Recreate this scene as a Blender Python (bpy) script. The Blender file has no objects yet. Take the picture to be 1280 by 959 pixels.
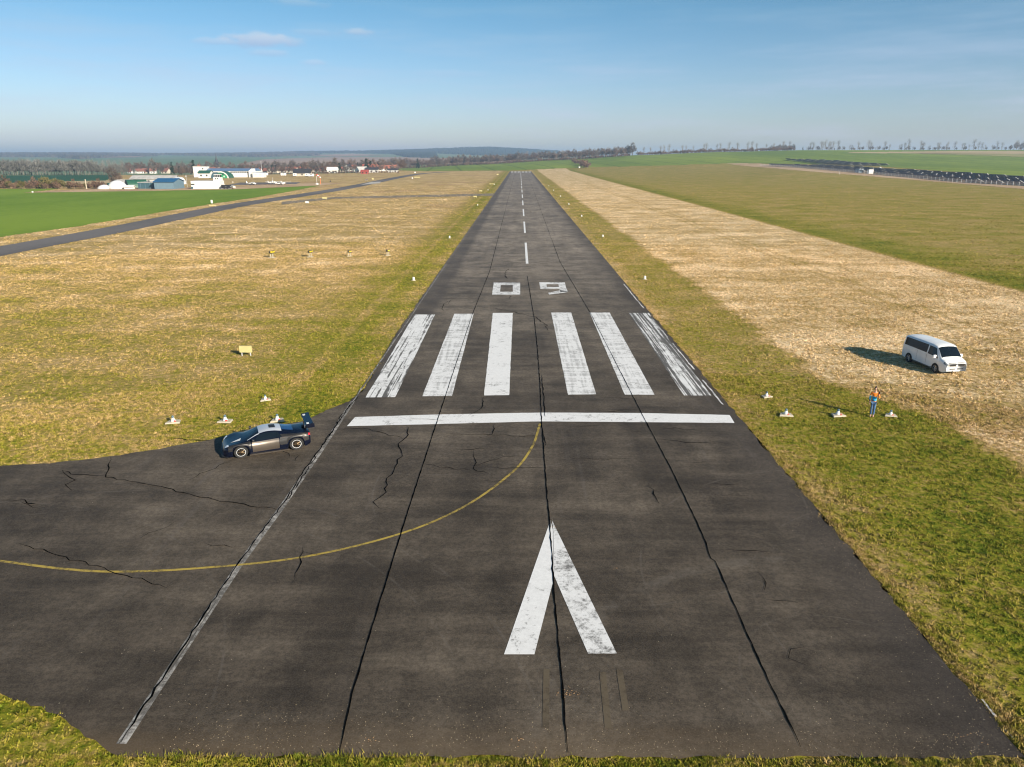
import bpy, bmesh, math, random
import numpy as np
from mathutils import Vector, Matrix
random.seed(7); rng = np.random.default_rng(11)
S = bpy.context.scene
COL = S.collection
R = math.radians

# ---------------------------------------------------------------- camera
F, CX, CY, H0 = 900.0, 640.0, 479.5, 14.2
TH = math.atan(282.5/F); YAW = math.atan(9.5*math.cos(TH)/F); CT, ST = math.cos(TH), math.sin(TH)
cam = bpy.data.cameras.new('camera'); camo = bpy.data.objects.new('camera', cam); COL.objects.link(camo)
cam.sensor_width = 36; cam.lens = 36*F/1280; cam.clip_start = .5; cam.clip_end = 30000
camo.location = (0, 0, H0); camo.rotation_euler = (math.pi/2-TH, 0, YAW)
S.camera = camo

# ---------------------------------------------------------------- light
SUN_EL, SUN_AZ = R(21.7), R(137)            # azimuth clockwise from +Y
sd = Vector((math.sin(SUN_AZ)*math.cos(SUN_EL), math.cos(SUN_AZ)*math.cos(SUN_EL), math.sin(SUN_EL)))
sl = bpy.data.lights.new('sun', 'SUN'); sl.energy = 4.6; sl.angle = R(.5); sl.color = (1, .88, .71)
so = bpy.data.objects.new('sun', sl); COL.objects.link(so); so.rotation_euler = sd.to_track_quat('Z', 'Y').to_euler()
so.location = (60, -60, 80)
S.view_settings.view_transform = 'Standard'; S.view_settings.look = 'None'
S.view_settings.exposure = 1.0; S.view_settings.gamma = 1
S.view_settings.use_curve_mapping = False
W = bpy.data.worlds.new('World'); S.world = W; W.use_nodes = True
try:
    S.cycles.filter_width = 1.15
    S.cycles.volume_bounces = 1; S.cycles.max_bounces = 6; S.cycles.transparent_max_bounces = 12
except Exception: pass

class NT:
    """small helper to write node trees"""
    def __init__(s, tree): s.t = tree; s.n = tree.nodes; s.l = tree.links
    def add(s, typ, **k):
        nd = s.n.new(typ)
        for a, b in k.items(): setattr(nd, a, b)
        return nd
    def put(s, sock, v):
        if isinstance(v, bpy.types.NodeSocket): s.l.new(v, sock)
        elif isinstance(v, (int, float)):
            if hasattr(sock.default_value, '__len__'): sock.default_value = [v]*len(sock.default_value)
            else: sock.default_value = v
        else:
            v = tuple(v)
            if len(sock.default_value) == 4 and len(v) == 3: v = v+(1,)
            sock.default_value = v
    def m(s, op, a, b=0, c=None, clamp=False):
        nd = s.add('ShaderNodeMath', operation=op); nd.use_clamp = clamp
        s.put(nd.inputs[0], a); s.put(nd.inputs[1], b)
        if c is not None: s.put(nd.inputs[2], c)
        return nd.outputs[0]
    def ramp(s, v, lo, hi, a=0., b=1.):
        nd = s.add('ShaderNodeMapRange'); nd.interpolation_type = 'SMOOTHSTEP'
        s.put(nd.inputs[0], v); s.put(nd.inputs[1], lo); s.put(nd.inputs[2], hi); s.put(nd.inputs[3], a); s.put(nd.inputs[4], b)
        return nd.outputs[0]
    def mix(s, f, a, b, mode='MIX'):
        nd = s.add('ShaderNodeMix'); nd.data_type = 'RGBA'; nd.blend_type = mode
        s.put(nd.inputs[0], f); s.put(nd.inputs[6], a); s.put(nd.inputs[7], b); return nd.outputs[2]
    def noise(s, vec, scale, detail=4, rough=.55, sc=(1, 1, 1), off=(0, 0, 0), dist=0):
        if sc != (1, 1, 1) or off != (0, 0, 0):
            mp = s.add('ShaderNodeMapping'); s.put(mp.inputs[0], vec); s.put(mp.inputs['Scale'], sc); s.put(mp.inputs['Location'], off); vec = mp.outputs[0]
        nd = s.add('ShaderNodeTexNoise'); s.put(nd.inputs['Vector'], vec)
        nd.inputs['Scale'].default_value = scale; nd.inputs['Detail'].default_value = detail; nd.inputs['Roughness'].default_value = rough
        nd.inputs['Distortion'].default_value = dist
        return nd.outputs['Fac']
    def xyz(s, v):
        nd = s.add('ShaderNodeSeparateXYZ'); s.put(nd.inputs[0], v); return nd.outputs
    def pos(s): return s.add('ShaderNodeNewGeometry').outputs['Position']

def direction(px, py):
    x = (px-CX)/F; y = (py-CY)/F
    d = np.array([x, CT-y*ST, -ST-y*CT]); c, q = math.cos(YAW), math.sin(YAW)
    return np.array([c*d[0]-q*d[1], q*d[0]+c*d[1], d[2]])
def G(px, py, z=0.0):
    d = direction(px, py); t = (z-H0)/d[2]
    return (d[0]*t, d[1]*t)

def world():
    t = NT(W.node_tree); t.n.clear()
    out = t.add('ShaderNodeOutputWorld'); bg = t.add('ShaderNodeBackground')
    sky = t.add('ShaderNodeTexSky', sky_type='NISHITA'); sky.sun_disc = False
    sky.sun_elevation = SUN_EL; sky.sun_rotation = SUN_AZ; sky.altitude = 100
    sky.air_density = 1.0; sky.dust_density = 0.6; sky.ozone_density = 3.5
    co = t.add('ShaderNodeTexCoord').outputs['Generated']
    X, Y, Z = t.xyz(co)
    col = sky.outputs[0]
    az = t.m('ARCTAN2', X, Y); el = t.m('ARCSINE', Z)
    # thin bands of high cloud over the horizon
    cv = t.add('ShaderNodeCombineXYZ'); t.put(cv.inputs[0], az); t.put(cv.inputs[1], el)
    cvec = cv.outputs[0]
    n1 = t.noise(cvec, 3.0, 6, .6, sc=(1, 9, 1))
    band = t.m('MULTIPLY', t.ramp(n1, .42, .72), t.ramp(el, .30, .05))
    band = t.m('MULTIPLY', band, t.ramp(el, -.02, .04))
    col = t.mix(t.m('MULTIPLY', band, .42), col, (5.4, 5.7, 6.6))
    n2 = t.noise(cvec, 26, 6, .62, sc=(1, 2.2, 1))
    for px, py, rx, ry, op in ((330, 50, .060, .0125, .75), (270, 52, .04, .006, .4), (340, 66, .035, .006, .3), (445, 40, .034, .0075, .6), (390, 40, .04, .005, .22), (395, 79, .025, .005, .3), (380, 4, .045, .006, .3), (560, 92, .09, .006, .12)):
        d = direction(px, py); d = d/np.linalg.norm(d)
        a0, e0 = math.atan2(d[0], d[1]), math.asin(d[2])
        da = t.m('DIVIDE', t.m('SUBTRACT', az, a0), rx); de = t.m('DIVIDE', t.m('SUBTRACT', el, e0), ry)
        r2 = t.m('SQRT', t.m('ADD', t.m('MULTIPLY', da, da), t.m('MULTIPLY', de, de)))
        v = t.m('ADD', t.m('SUBTRACT', 1.0, r2), t.m('MULTIPLY', t.m('SUBTRACT', n2, .5), 2.0))
        mk = t.m('MULTIPLY', t.ramp(v, .1, .75), op)
        lit = t.ramp(de, -.9, .7)
        cc = t.mix(lit, (3.9, 4.4, 6.0), (7.2, 6.6, 7.0))
        col = t.mix(mk, col, cc)
    tint = t.mix(t.ramp(el, .0, .28), (1.26, 1.22, 1.38), (.53, 1.0, 1.04))
    col = t.mix(1.0, col, tint, 'MULTIPLY')
    t.put(bg.inputs[0], col); bg.inputs[1].default_value = 0.050
    t.l.new(bg.outputs[0], out.inputs[0])
world()

# ---------------------------------------------------------------- object helpers
def tag(o, label=None, cat=None, group=None, kind=None):
    if label: o['label'] = label
    if cat: o['category'] = cat
    if group: o['group'] = group
    if kind: o['kind'] = kind
    return o
def empty(name, loc=(0, 0, 0), rz=0, **k):
    o = bpy.data.objects.new(name, None); COL.objects.link(o); o.location = loc; o.rotation_euler = (0, 0, rz); o.empty_display_size = .3
    return tag(o, **k)
def fast_mesh(name, verts, faces, mat, parent=None, smooth=False, uniform=None):
    me = bpy.data.meshes.new(name)
    if uniform:
        v = np.asarray(verts, dtype=np.float32); f = np.asarray(faces, dtype=np.int32)
        me.vertices.add(len(v)); me.vertices.foreach_set('co', v.ravel())
        me.loops.add(f.size); me.loops.foreach_set('vertex_index', f.ravel())
        me.polygons.add(len(f)); me.polygons.foreach_set('loop_start', np.arange(0, f.size, uniform, dtype=np.int32))
        me.polygons.foreach_set('loop_total', np.full(len(f), uniform, dtype=np.int32))
        me.update(calc_edges=True); me.validate()
    else:
        me.from_pydata([tuple(map(float, v)) for v in verts], [], [tuple(map(int, f)) for f in faces]); me.update()
    if smooth: me.polygons.foreach_set('use_smooth', np.ones(len(me.polygons), dtype=bool))
    for mm in (mat if isinstance(mat, (list, tuple)) else [mat]): mm and me.materials.append(mm)
    o = bpy.data.objects.new(name, me); COL.objects.link(o)
    if parent: o.parent = parent
    return o
class MB:
    """collects shapes, builds one mesh"""
    def __init__(s): s.v = []; s.f = []
    def poly(s, pts, faces):
        b = len(s.v); s.v += [tuple(p) for p in pts]; s.f += [tuple(i+b for i in f) for f in faces]; return s
    def box(s, c, d, rz=0, M=None):
        hx, hy, hz = d[0]/2, d[1]/2, d[2]/2; cc, ss = math.cos(rz), math.sin(rz); P = []
        for z in (-hz, hz):
            for x, y in ((-hx, -hy), (hx, -hy), (hx, hy), (-hx, hy)):
                P.append((c[0]+x*cc-y*ss, c[1]+x*ss+y*cc, c[2]+z))
        return s.poly(P, [(3, 2, 1, 0), (4, 5, 6, 7), (0, 1, 5, 4), (1, 2, 6, 5), (2, 3, 7, 6), (3, 0, 4, 7)])
    def tube(s, pts, rad, n=8, cap=True):
        pts = [Vector(p) for p in pts]; rad = rad if isinstance(rad, (list, tuple)) else [rad]*len(pts); base = len(s.v)
        for i, p in enumerate(pts):
            d = (pts[min(i+1, len(pts)-1)]-pts[max(i-1, 0)]).normalized()
            a = d.orthogonal().normalized() if abs(d.z) < .99 else Vector((1, 0, 0)); b = d.cross(a)
            for k in range(n):
                t = 2*math.pi*k/n; s.v.append(tuple(p+(a*math.cos(t)+b*math.sin(t))*rad[i]))
        for i in range(len(pts)-1):
            for k in range(n):
                k2 = (k+1) % n; s.f.append((base+i*n+k, base+i*n+k2, base+(i+1)*n+k2, base+(i+1)*n+k))
        if cap:
            s.f.append(tuple(base+k for k in range(n))[::-1]); e = base+(len(pts)-1)*n; s.f.append(tuple(e+k for k in range(n)))
        return s
    def lathe(s, prof, n=16, c=(0, 0, 0)):
        base = len(s.v)
        for r, z in prof:
            for k in range(n):
                t = 2*math.pi*k/n; s.v.append((c[0]+r*math.cos(t), c[1]+r*math.sin(t), c[2]+z))
        for i in range(len(prof)-1):
            for k in range(n):
                k2 = (k+1) % n; s.f.append((base+i*n+k, base+i*n+k2, base+(i+1)*n+k2, base+(i+1)*n+k))
        s.f.append(tuple(base+k for k in range(n))[::-1]); e = base+(len(prof)-1)*n; s.f.append(tuple(e+k for k in range(n)))
        return s
    def build(s, name, mat, parent=None, smooth=False, bevel=0):
        o = fast_mesh(name, s.v, s.f, mat, parent, smooth)
        if bevel:
            b = o.modifiers.new('bevel', 'BEVEL'); b.width = bevel; b.segments = 2; b.limit_method = 'ANGLE'
        return o
def copy_tree(o, parent=None):
    c = o.copy(); COL.objects.link(c)
    if parent: c.parent = parent
    for ch in o.children: copy_tree(ch, c)
    return c

# ---------------------------------------------------------------- materials
def newmat(name):
    m = bpy.data.materials.new(name); m.use_nodes = True; t = NT(m.node_tree)
    return m, t, t.n['Principled BSDF']
def mat(name, col, rough=.7, var=.12, scale=3., metal=0, spec=.5, coat=0, bump=0):
    m, t, p = newmat(name)
    co = t.add('ShaderNodeTexCoord').outputs['Object']
    n = t.noise(co, scale, 4)
    t.put(p.inputs['Base Color'], t.mix(t.ramp(n, .3, .7), tuple(c*(1-var) for c in col), tuple(min(1, c*(1+var)) for c in col)))
    p.inputs['Roughness'].default_value = rough; p.inputs['Metallic'].default_value = metal
    p.inputs['Specular IOR Level'].default_value = spec; p.inputs['Coat Weight'].default_value = coat
    if bump:
        b = t.add('ShaderNodeBump'); b.inputs['Distance'].default_value = bump; t.put(b.inputs['Height'], n); t.l.new(b.outputs[0], p.inputs['Normal'])
    return m

def grass_color(t):
    """airfield grass by place: one dryness value per spot, clump noise on top, then green -> olive -> straw -> bleached"""
    P = t.pos(); X, Y, Z = t.xyz(P)
    big = t.noise(P, .03, 4, .6); mid = t.noise(P, .13, 5, .65); sm = t.noise(P, .7, 5, .68)
    clump = t.noise(P, 2.7, 5, .78); fine = t.noise(P, 9.0, 3, .7)
    streak = t.noise(P, .16, 5, .66, sc=(.28, 1.25, 1))
    wob = t.m('ADD', t.m('MULTIPLY', t.m('SUBTRACT', mid, .5), 2.2), t.m('MULTIPLY', t.m('SUBTRACT', sm, .5), 2.4))
    Xw = t.m('ADD', X, wob)
    wobL = t.m('ADD', X, t.m('MULTIPLY', t.m('SUBTRACT', mid, .5), 16))
    # right hand meadow between two mown lines; it ends raggedly near the threshold
    Xn = t.m('SUBTRACT', Xw, t.ramp(Y, 47, 36, 0, 3.6))
    right = t.m('MULTIPLY', t.ramp(Xn, 19.6, 21.4), t.ramp(Xw, 56.5, 55))
    yl = t.m('SUBTRACT', Y, t.m('MULTIPLY', t.m('SUBTRACT', X, 20), -.25))
    right = t.m('MULTIPLY', right, t.ramp(t.m('ADD', yl, t.m('MULTIPLY', t.m('SUBTRACT', mid, .5), 12)), 20, 34))
    left = t.ramp(wobL, -13.5, -21)
    nearleft = t.ramp(t.m('ADD', Y, t.m('MULTIPLY', t.m('SUBTRACT', mid, .5), 30)), 115, 48)
    D = t.m('ADD', .52, t.m('MULTIPLY', right, .31))
    D = t.m('ADD', D, t.m('MULTIPLY', left, t.m('SUBTRACT', .33, t.m('MULTIPLY', nearleft, .17))))
    # lush patch right of the threshold
    lush = t.m('MULTIPLY', t.m('MULTIPLY', t.ramp(X, 13, 19), t.ramp(Y, 47, 34)), t.m('SUBTRACT', 1, right))
    D = t.m('SUBTRACT', D, t.m('MULTIPLY', lush, t.ramp(mid, .42, .60, .0, .10)))
    # dry yellow band hugging the asphalt
    hug = t.m('ADD', t.m('MULTIPLY', t.ramp(X, 15.2, 12.5), t.ramp(X, 11, 12)), t.m('MULTIPLY', t.ramp(X, -13, -11), t.ramp(Y, 40, 50)))
    D = t.m('ADD', D, t.m('MULTIPLY', hug, .12))
    trk = t.m('ABSOLUTE', t.m('ADD', t.m('ADD', X, 14.6), t.m('MULTIPLY', t.m('SUBTRACT', sm, .5), .8))); D = t.m('ADD', D, t.ramp(trk, .7, .25, 0, .11))
    trk = t.m('ABSOLUTE', t.m('SUBTRACT', t.m('ABSOLUTE', t.m('SUBTRACT', Xw, 39)), .9)); D = t.m('SUBTRACT', D, t.ramp(trk, .5, .15, 0, .10))
    outer = t.ramp(Xw, 55, 58)
    D = t.m('ADD', D, t.m('MULTIPLY', outer, -.02)); D = t.m('SUBTRACT', D, t.m('MULTIPLY', t.m('MULTIPLY', outer, t.ramp(Xw, 70, 57)), .17))
    amp = t.ramp(D, .5, .8, .48, .58)
    D = t.m('ADD', D, t.m('MULTIPLY', t.m('SUBTRACT', streak, .5), amp))
    D = t.m('ADD', D, t.m('MULTIPLY', t.m('SUBTRACT', mid, .5), .68))
    D = t.m('ADD', D, t.m('MULTIPLY', t.m('SUBTRACT', sm, .5), .50))
    D = t.m('ADD', D, t.m('MULTIPLY', t.m('SUBTRACT', clump, .5), 1.45))
    D = t.m('ADD', D, t.m('MULTIPLY', t.m('SUBTRACT', fine, .5), .35))
    cr = t.add('ShaderNodeValToRGB'); e = cr.color_ramp.elements
    stops = ((.05, (.030, .052, .005)), (.30, (.110, .142, .008)), (.48, (.235, .212, .022)), (.66, (.325, .240, .075)), (.86, (.50, .345, .160)), (1.0, (.78, .60, .37)))
    e[0].position = stops[0][0]; e[0].color = (*stops[0][1], 1); e[1].position = stops[-1][0]; e[1].color = (*stops[-1][1], 1)
    for ps, cc in stops[1:-1]:
        q = e.new(ps); q.color = (*cc, 1)
    t.put(cr.inputs[0], t.m('MULTIPLY', D, .93)); col = cr.outputs[0]
    # bare reddish soil showing in the driest far left meadow
    soil = t.m('MULTIPLY', t.m('MULTIPLY', left, t.ramp(big, .52, .62)), t.ramp(Y, 120, 260, 0, .35))
    col = t.mix(soil, col, (.30, .185, .115))
    dk = t.ramp(t.noise(P, 3.6, 5, .75), .36, .50, .45, 1.0)  # dark shadow among the grass clumps, put into the colour
    return t.mix(1.0, col, dk, 'MULTIPLY'), P, fine

m_ground, t, p = newmat('airfield grass')
c, P, fine = grass_color(t); t.put(p.inputs['Base Color'], c); p.inputs['Roughness'].default_value = .95; p.inputs['Specular IOR Level'].default_value = .1
b = t.add('ShaderNodeBump'); b.inputs['Distance'].default_value = .12; b.inputs['Strength'].default_value = .9
hh = t.m('ADD', t.noise(P, 2.2, 6, .7), t.m('MULTIPLY', t.noise(P, .4, 3), 1.5)); t.put(b.inputs['Height'], hh); t.l.new(b.outputs[0], p.inputs['Normal'])

m_tuft, t, p = newmat('grass tufts')
c, P, fine = grass_color(t)
rv = t.add('ShaderNodeNewGeometry').outputs['Random Per Island']
c = t.mix(t.ramp(rv, 0, 1, 0, .5), c, t.mix(1.0, c, (1.5, 1.42, 1.45), 'MULTIPLY'))
t.put(p.inputs['Base Color'], c); p.inputs['Roughness'].default_value = .8; p.inputs['Specular IOR Level'].default_value = .2

def field_mat(name, a, b_, sc=.01, lines=None):
    m, t, p = newmat(name); P = t.pos()
    n = t.noise(P, sc, 5, .6, sc=(1, .5, 1)); f = t.noise(P, sc*22, 4, .6)
    c = t.mix(t.ramp(t.m('ADD', t.m('MULTIPLY', n, .7), t.m('MULTIPLY', f, .3)), .38, .62), a, b_)
    if lines:
        X, Y, Z = t.xyz(P)
        ang, per, wd, dark = lines
        u = t.m('ADD', t.m('MULTIPLY', X, math.cos(ang)), t.m('MULTIPLY', Y, math.sin(ang)))
        u = t.m('ABSOLUTE', t.m('SUBTRACT', t.m('MODULO', t.m('ADD', u, 4000*per), per), per/2))
        c = t.mix(t.m('MULTIPLY', t.ramp(u, wd*1.6, wd*.6), .7), c, dark)
    t.put(p.inputs['Base Color'], c); p.inputs['Roughness'].default_value = .95; p.inputs['Specular IOR Level'].default_value = .1
    return m
m_crop = field_mat('young crop green', (.115, .200, .016), (.185, .270, .030), .02)
m_crop2 = field_mat('young crop far', (.115, .175, .020), (.20, .255, .030), .006, lines=(.10, 38, 1.1, (.05, .09, .02)))
m_teal = field_mat('dark winter crop', (.020, .075, .040), (.035, .10, .055), .01)
m_farg = field_mat('distant fields', (.10, .17, .08), (.16, .20, .11), .002)
m_pink = field_mat('ploughed soil', (.28, .19, .13), (.36, .25, .17), .003)
m_tan = field_mat('stubble field', (.36, .27, .15), (.46, .36, .21), .01)
m_dirt = field_mat('bare sandy soil', (.36, .24, .14), (.50, .36, .23), .06)
m_wood = field_mat('wood floor', (.05, .055, .045), (.08, .075, .055), .02)
m_pale = field_mat('pale concrete track', (.42, .40, .37), (.5, .48, .44), .05)

def asphalt(name, far_light=1.0, speck=True):
    m, t, p = newmat(name); P = t.pos(); X, Y, Z = t.xyz(P)
    big = t.noise(P, .10, 5, .6); lane = t.noise(P, .45, 4, .55, sc=(1, .10, 1)); cross = t.noise(P, .55, 5, .65, sc=(.16, 1.6, 1))
    gr = t.noise(P, 22, 3, .7)
    blot = t.noise(P, .42, 6, .7, off=(5, 2, 0)); hair = t.noise(P, 2.0, 5, .7, sc=(.22, 2.4, 1))
    k = t.m('ADD', t.m('ADD', t.m('MULTIPLY', big, .55), t.m('MULTIPLY', lane, .25)), t.m('MULTIPLY', cross, .35))
    c = t.mix(t.ramp(k, .44, .72), (.032, .0245, .0175), (.112, .091, .069))
    # lighter further along: sheen of the grazing view put into the colour
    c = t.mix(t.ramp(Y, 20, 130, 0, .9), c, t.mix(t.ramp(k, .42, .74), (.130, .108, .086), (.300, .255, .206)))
    c = t.mix(1.0, c, t.ramp(blot, .36, .60, .70, 1.14), 'MULTIPLY'); c = t.mix(1.0, c, t.ramp(hair, .3, .7, .92, 1.07), 'MULTIPLY'); c = t.mix(1.0, c, t.ramp(t.noise(P, 7, 6, .8), .36, .64, .68, 1.25), 'MULTIPLY')
    # dark fresh bitumen bands near the edges
    edge = t.m('MAXIMUM', t.ramp(t.m('ADD', X, t.m('MULTIPLY', cross, 2)), 10.5, 13.5), 0)
    c = t.mix(t.m('MULTIPLY', edge, .55), c, (.026, .022, .022))
    c = t.mix(t.m('MULTIPLY', t.m('MULTIPLY', t.ramp(X, -7.5, -8.6), t.ramp(X, -10.6, -9.8)), t.ramp(Y, 40, 50, 0, .6)), c, (.04, .035, .034))
    # curved light scuffs left by turning tyres
    for cx0, cy0, rr, ww in ((-16, 12, 17.0, .07), (-16, 12, 15.3, .06), (3, 30, 9.5, .05), (9.5, 17, 3.1, .05), (-22, 14, 13.8, .06), (10.2, 13.6, 9.9, .34), (-4, 45, 14.2, .07), (16, 20, 8.1, .05), (-5.2, 25.8, 1.2, .04), (14, 22, 9.6, .06), (-20, 24, 6, .05)):
        dx = t.m('SUBTRACT', X, cx0); dy = t.m('SUBTRACT', Y, cy0)
        d = t.m('ABSOLUTE', t.m('SUBTRACT', t.m('SQRT', t.m('ADD', t.m('MULTIPLY', dx, dx), t.m('MULTIPLY', dy, dy))), rr))
        mk = t.m('MULTIPLY', t.ramp(d, ww, ww*.3), t.ramp(blot, .42, .62, 0, .26))
        c = t.mix(mk, c, (.14, .125, .11))
    st = t.noise(P, 1.2, 3, .5, sc=(1, .03, 1), off=(3, 1, 0))
    c = t.mix(t.m('MULTIPLY', t.ramp(st, .60, .72), t.ramp(big, .4, .6, 0, .35)), c, (.12, .105, .095))
    # brown dust gathered at the end of the pavement
    du = t.m('MULTIPLY', t.ramp(t.m('ADD', Y, t.m('MULTIPLY', cross, 2.4)), 17.2, 15.0), t.ramp(X, 12, 5))
    c = t.mix(t.m('MULTIPLY', du, .55), c, (.15, .105, .06))
    c = t.mix(t.ramp(gr, .35, .75, .0, .22), c, (.20, .17, .14))
    if speck:
        vo = t.add('ShaderNodeTexVoronoi'); vo.inputs['Scale'].default_value = 6.5; t.put(vo.inputs['Vector'], P)
        cr = t.xyz(vo.outputs['Color'])[0]
        dens = t.ramp(Y, 21, 15, .985, .86)
        sp = t.m('MULTIPLY', t.ramp(vo.outputs['Distance'], .14, .07), t.m('GREATER_THAN', cr, dens))
        c = t.mix(t.m('MULTIPLY', sp, .75), c, (.40, .34, .25))
    t.put(p.inputs['Base Color'], c); t.put(p.inputs['Roughness'], t.ramp(k, .4, .7, .70, .85)); p.inputs['Specular IOR Level'].default_value = .18
    bp = t.add('ShaderNodeBump'); bp.inputs['Distance'].default_value = .02; bp.inputs['Strength'].default_value = .6
    t.put(bp.inputs['Height'], t.m('ADD', gr, t.m('MULTIPLY', t.noise(P, 3, 4), .8))); t.l.new(bp.outputs[0], p.inputs['Normal'])
    return m
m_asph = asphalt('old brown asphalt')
m_taxi = field_mat('grey taxiway asphalt', (.11, .105, .105), (.16, .15, .148), .05)
m_seam = mat('black bitumen sealant', (.004, .004, .004), .95, .3, 2, spec=.0)

def paint(name, col, wear=.3, streak=0, under=(.05, .045, .04), grid=0):
    m, t, p = newmat(name); P = t.pos(); X, Y, Z = t.xyz(P)
    a = t.noise(P, 2.2, 6, .72); b_ = t.noise(P, 9, 5, .7); c3 = t.noise(P, .5, 3, .6)
    wv = t.m('ADD', t.m('MULTIPLY', a, .5), t.m('MULTIPLY', b_, .5))
    wv = t.m('ADD', wv, t.m('MULTIPLY', t.m('SUBTRACT', c3, .5), .35))
    gone = t.ramp(wv, .60-wear*.35, .72-wear*.2, 0, .85)
    if streak:
        s1 = t.noise(P, 5.5, 3, .6, sc=(1, .012, 1)); s2 = t.noise(P, 3.0, 4, .6, sc=(1.0, .25, 1))
        g2 = t.m('MULTIPLY', t.ramp(t.m('ADD', t.m('MULTIPLY', s1, .72), t.m('MULTIPLY', s2, .28)), .60-streak*.18, .66-streak*.16), .9)
        gone = t.m('MAXIMUM', gone, g2)
    if grid:
        s1 = t.noise(P, 4.5, 3, .6, sc=(1, .05, 1)); s2 = t.noise(P, 2.2, 3, .6, sc=(.15, 1, 1))
        gone = t.m('MAXIMUM', gone, t.m('MULTIPLY', t.ramp(t.m('ADD', t.m('MULTIPLY', s1, .5), t.m('MULTIPLY', s2, .5)), .47, .62), grid))
    base = t.mix(t.ramp(b_, .3, .7), tuple(x*.86 for x in col), col)
    t.put(p.inputs['Base Color'], t.mix(gone, base, under)); p.inputs['Roughness'].default_value = .75; p.inputs['Specular IOR Level'].default_value = .15
    return m
WH = (.76, .76, .76)
p_fresh = paint('white runway paint', WH, .18); p_grid = paint('scuffed white paint', WH, .25, grid=.45)
p_streak = paint('streaky worn white paint', WH, .3, streak=.55); p_streak2 = paint('mostly worn white paint', WH, .35, streak=.85)
p_line = paint('weathered side line paint', (.50, .48, .45), .75, streak=.4); p_yel = paint('faded yellow paint', (.42, .31, .07), .45)
p_ghost = paint('ghost of removed paint', (.120, .096, .066), .45, under=(.058, .045, .032))
p_tyre = paint('dirty white paint', WH, .42)

# ---------------------------------------------------------------- terrain
TY = np.array([0, 450, 600, 830, 1000, 1300, 1400, 1700, 2300, 3200, 4500, 5200, 6500, 9500.])
TX = np.array([-400, 0, 300, 500, 600, 700, 800, 900, 1000, 1300, 1700.])
TH_ = np.array([
 [0, 0, 0, -3, -6, -6, -6, -3, 6, 13.5, 34, 43, 25, 0],
 [0, 0, 0, -3, -6, -6, -6, -3, 6, 13.5, 34, 44, 25, 0],
 [0, 0, 0, -3, -6, -6, -6, -3, 5, 13.0, 28, 34, 20, 0],
 [0, 0, 0, 0, -2, -4, -4, -5, 0, 12, 40, 70, 25, 0],
 [0, 0, 0, 0, 1, 2.4, 2.6, 0, 2, 10, 38, 74, 25, 0],
 [0, 0, 0, 0, 4, 10, 10.6, 9, 8, 10, 25, 42, 20, 0],
 [0, 0, 0, 2, 8, 18, 18.5, 15, 10, 10, 10, 10, 5, 0],
 [0, 0, 1, 4, 12, 23, 24, 20, 10, 10, 10, 10, 5, 0],
 [0, 0, 3, 7, 14, 26, 27, 23, 10, 10, 10, 10, 5, 0],
 [0, 0, 3, 8, 15, 26.5, 27.5, 24, 10, 10, 10, 10, 5, 0],
 [0, 0, 3, 8, 15, 26.5, 27.5, 24, 10, 10, 10, 10, 5, 0]])
def hgt(x, y):
    x = np.asarray(x, float); y = np.asarray(y, float)
    r = np.hypot(x, y); Yd = np.where(y > .6*r, y, .6*r)
    px = 649.5+np.clip(x/np.maximum(Yd, 1), -1.2, 1.2)*F/CT
    fx = np.clip(np.interp(px, TX, np.arange(len(TX))), 0, len(TX)-1.001)
    def col(i): return np.array([0])
    i0 = np.floor(fx).astype(int); w = fx-i0; w = w*w*(3-2*w)*.5+w*.5
    fy = np.clip(np.interp(Yd, TY, np.arange(len(TY))), 0, len(TY)-1.001); j0 = np.floor(fy).astype(int); q = fy-j0
    a = TH_[i0, j0]*(1-q)+TH_[i0, j0+1]*q; b = TH_[i0+1, j0]*(1-q)+TH_[i0+1, j0+1]*q
    h = a*(1-w)+b*w
    roll = (np.sin(x/310+1.3)*np.sin(y/700+.4)*3.0+np.sin(x/170+y/900)*1.4)*np.clip((Yd-2500)/2500, 0, 1)
    return h+roll+np.clip((Yd-3800)/1400, 0, 1)*(np.sin(x/520+.6)*6+np.sin(x/230+2)*4)*np.clip((px-250)/200, .35, 1)
def hz(x, y): return float(hgt(x, y))
def proj(x, y, z):
    c, s = math.cos(YAW), math.sin(YAW)
    xr = c*x+s*y; yr = -s*x+c*y; zr = z-H0
    dep = yr*CT-zr*ST; up = yr*ST+zr*CT
    return CX+F*xr/dep, CY-F*up/dep
az = np.concatenate([np.linspace(-180, -50, 27)[:-1], np.linspace(-50, 50, 761)[:-1], np.linspace(50, 180, 27)[:-1]])*math.pi/180
rr = np.concatenate([np.linspace(1, 300, 40)[:-1], np.geomspace(300, 1600, 150)[:-1], np.geomspace(1600, 9500, 90)])
A, RR = np.meshgrid(az, rr, indexing='ij')
GX, GY = RR*np.sin(A), RR*np.cos(A); GZ = hgt(GX, GY)
na, nr = A.shape
idx = np.arange(na*nr).reshape(na, nr)
nxt = np.roll(idx, -1, axis=0)
quads = np.stack([idx[:, :-1], nxt[:, :-1], nxt[:, 1:], idx[:, 1:]], -1).reshape(-1, 4)[:, ::-1]
V = np.stack([GX, GY, GZ], -1).reshape(-1, 3)
V = np.vstack([V, [[0, 0, 0]]]); ring = idx[:, 0]; nring = np.roll(ring, -1)
verts = V; 
g = fast_mesh('ground', V, quads, m_ground, smooth=True, uniform=4); tag(g, kind='structure')
ctr = MB(); ctr.poly([tuple(V[i]) for i in ring][::-1], [tuple(range(len(ring)))]); o = ctr.build('ground', m_ground); tag(o, kind='structure')
QC = V[quads].mean(1)                                            # cell centres
with np.errstate(all='ignore'):
    QPX, QPY = proj(QC[:, 0], QC[:, 1], QC[:, 2])
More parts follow.
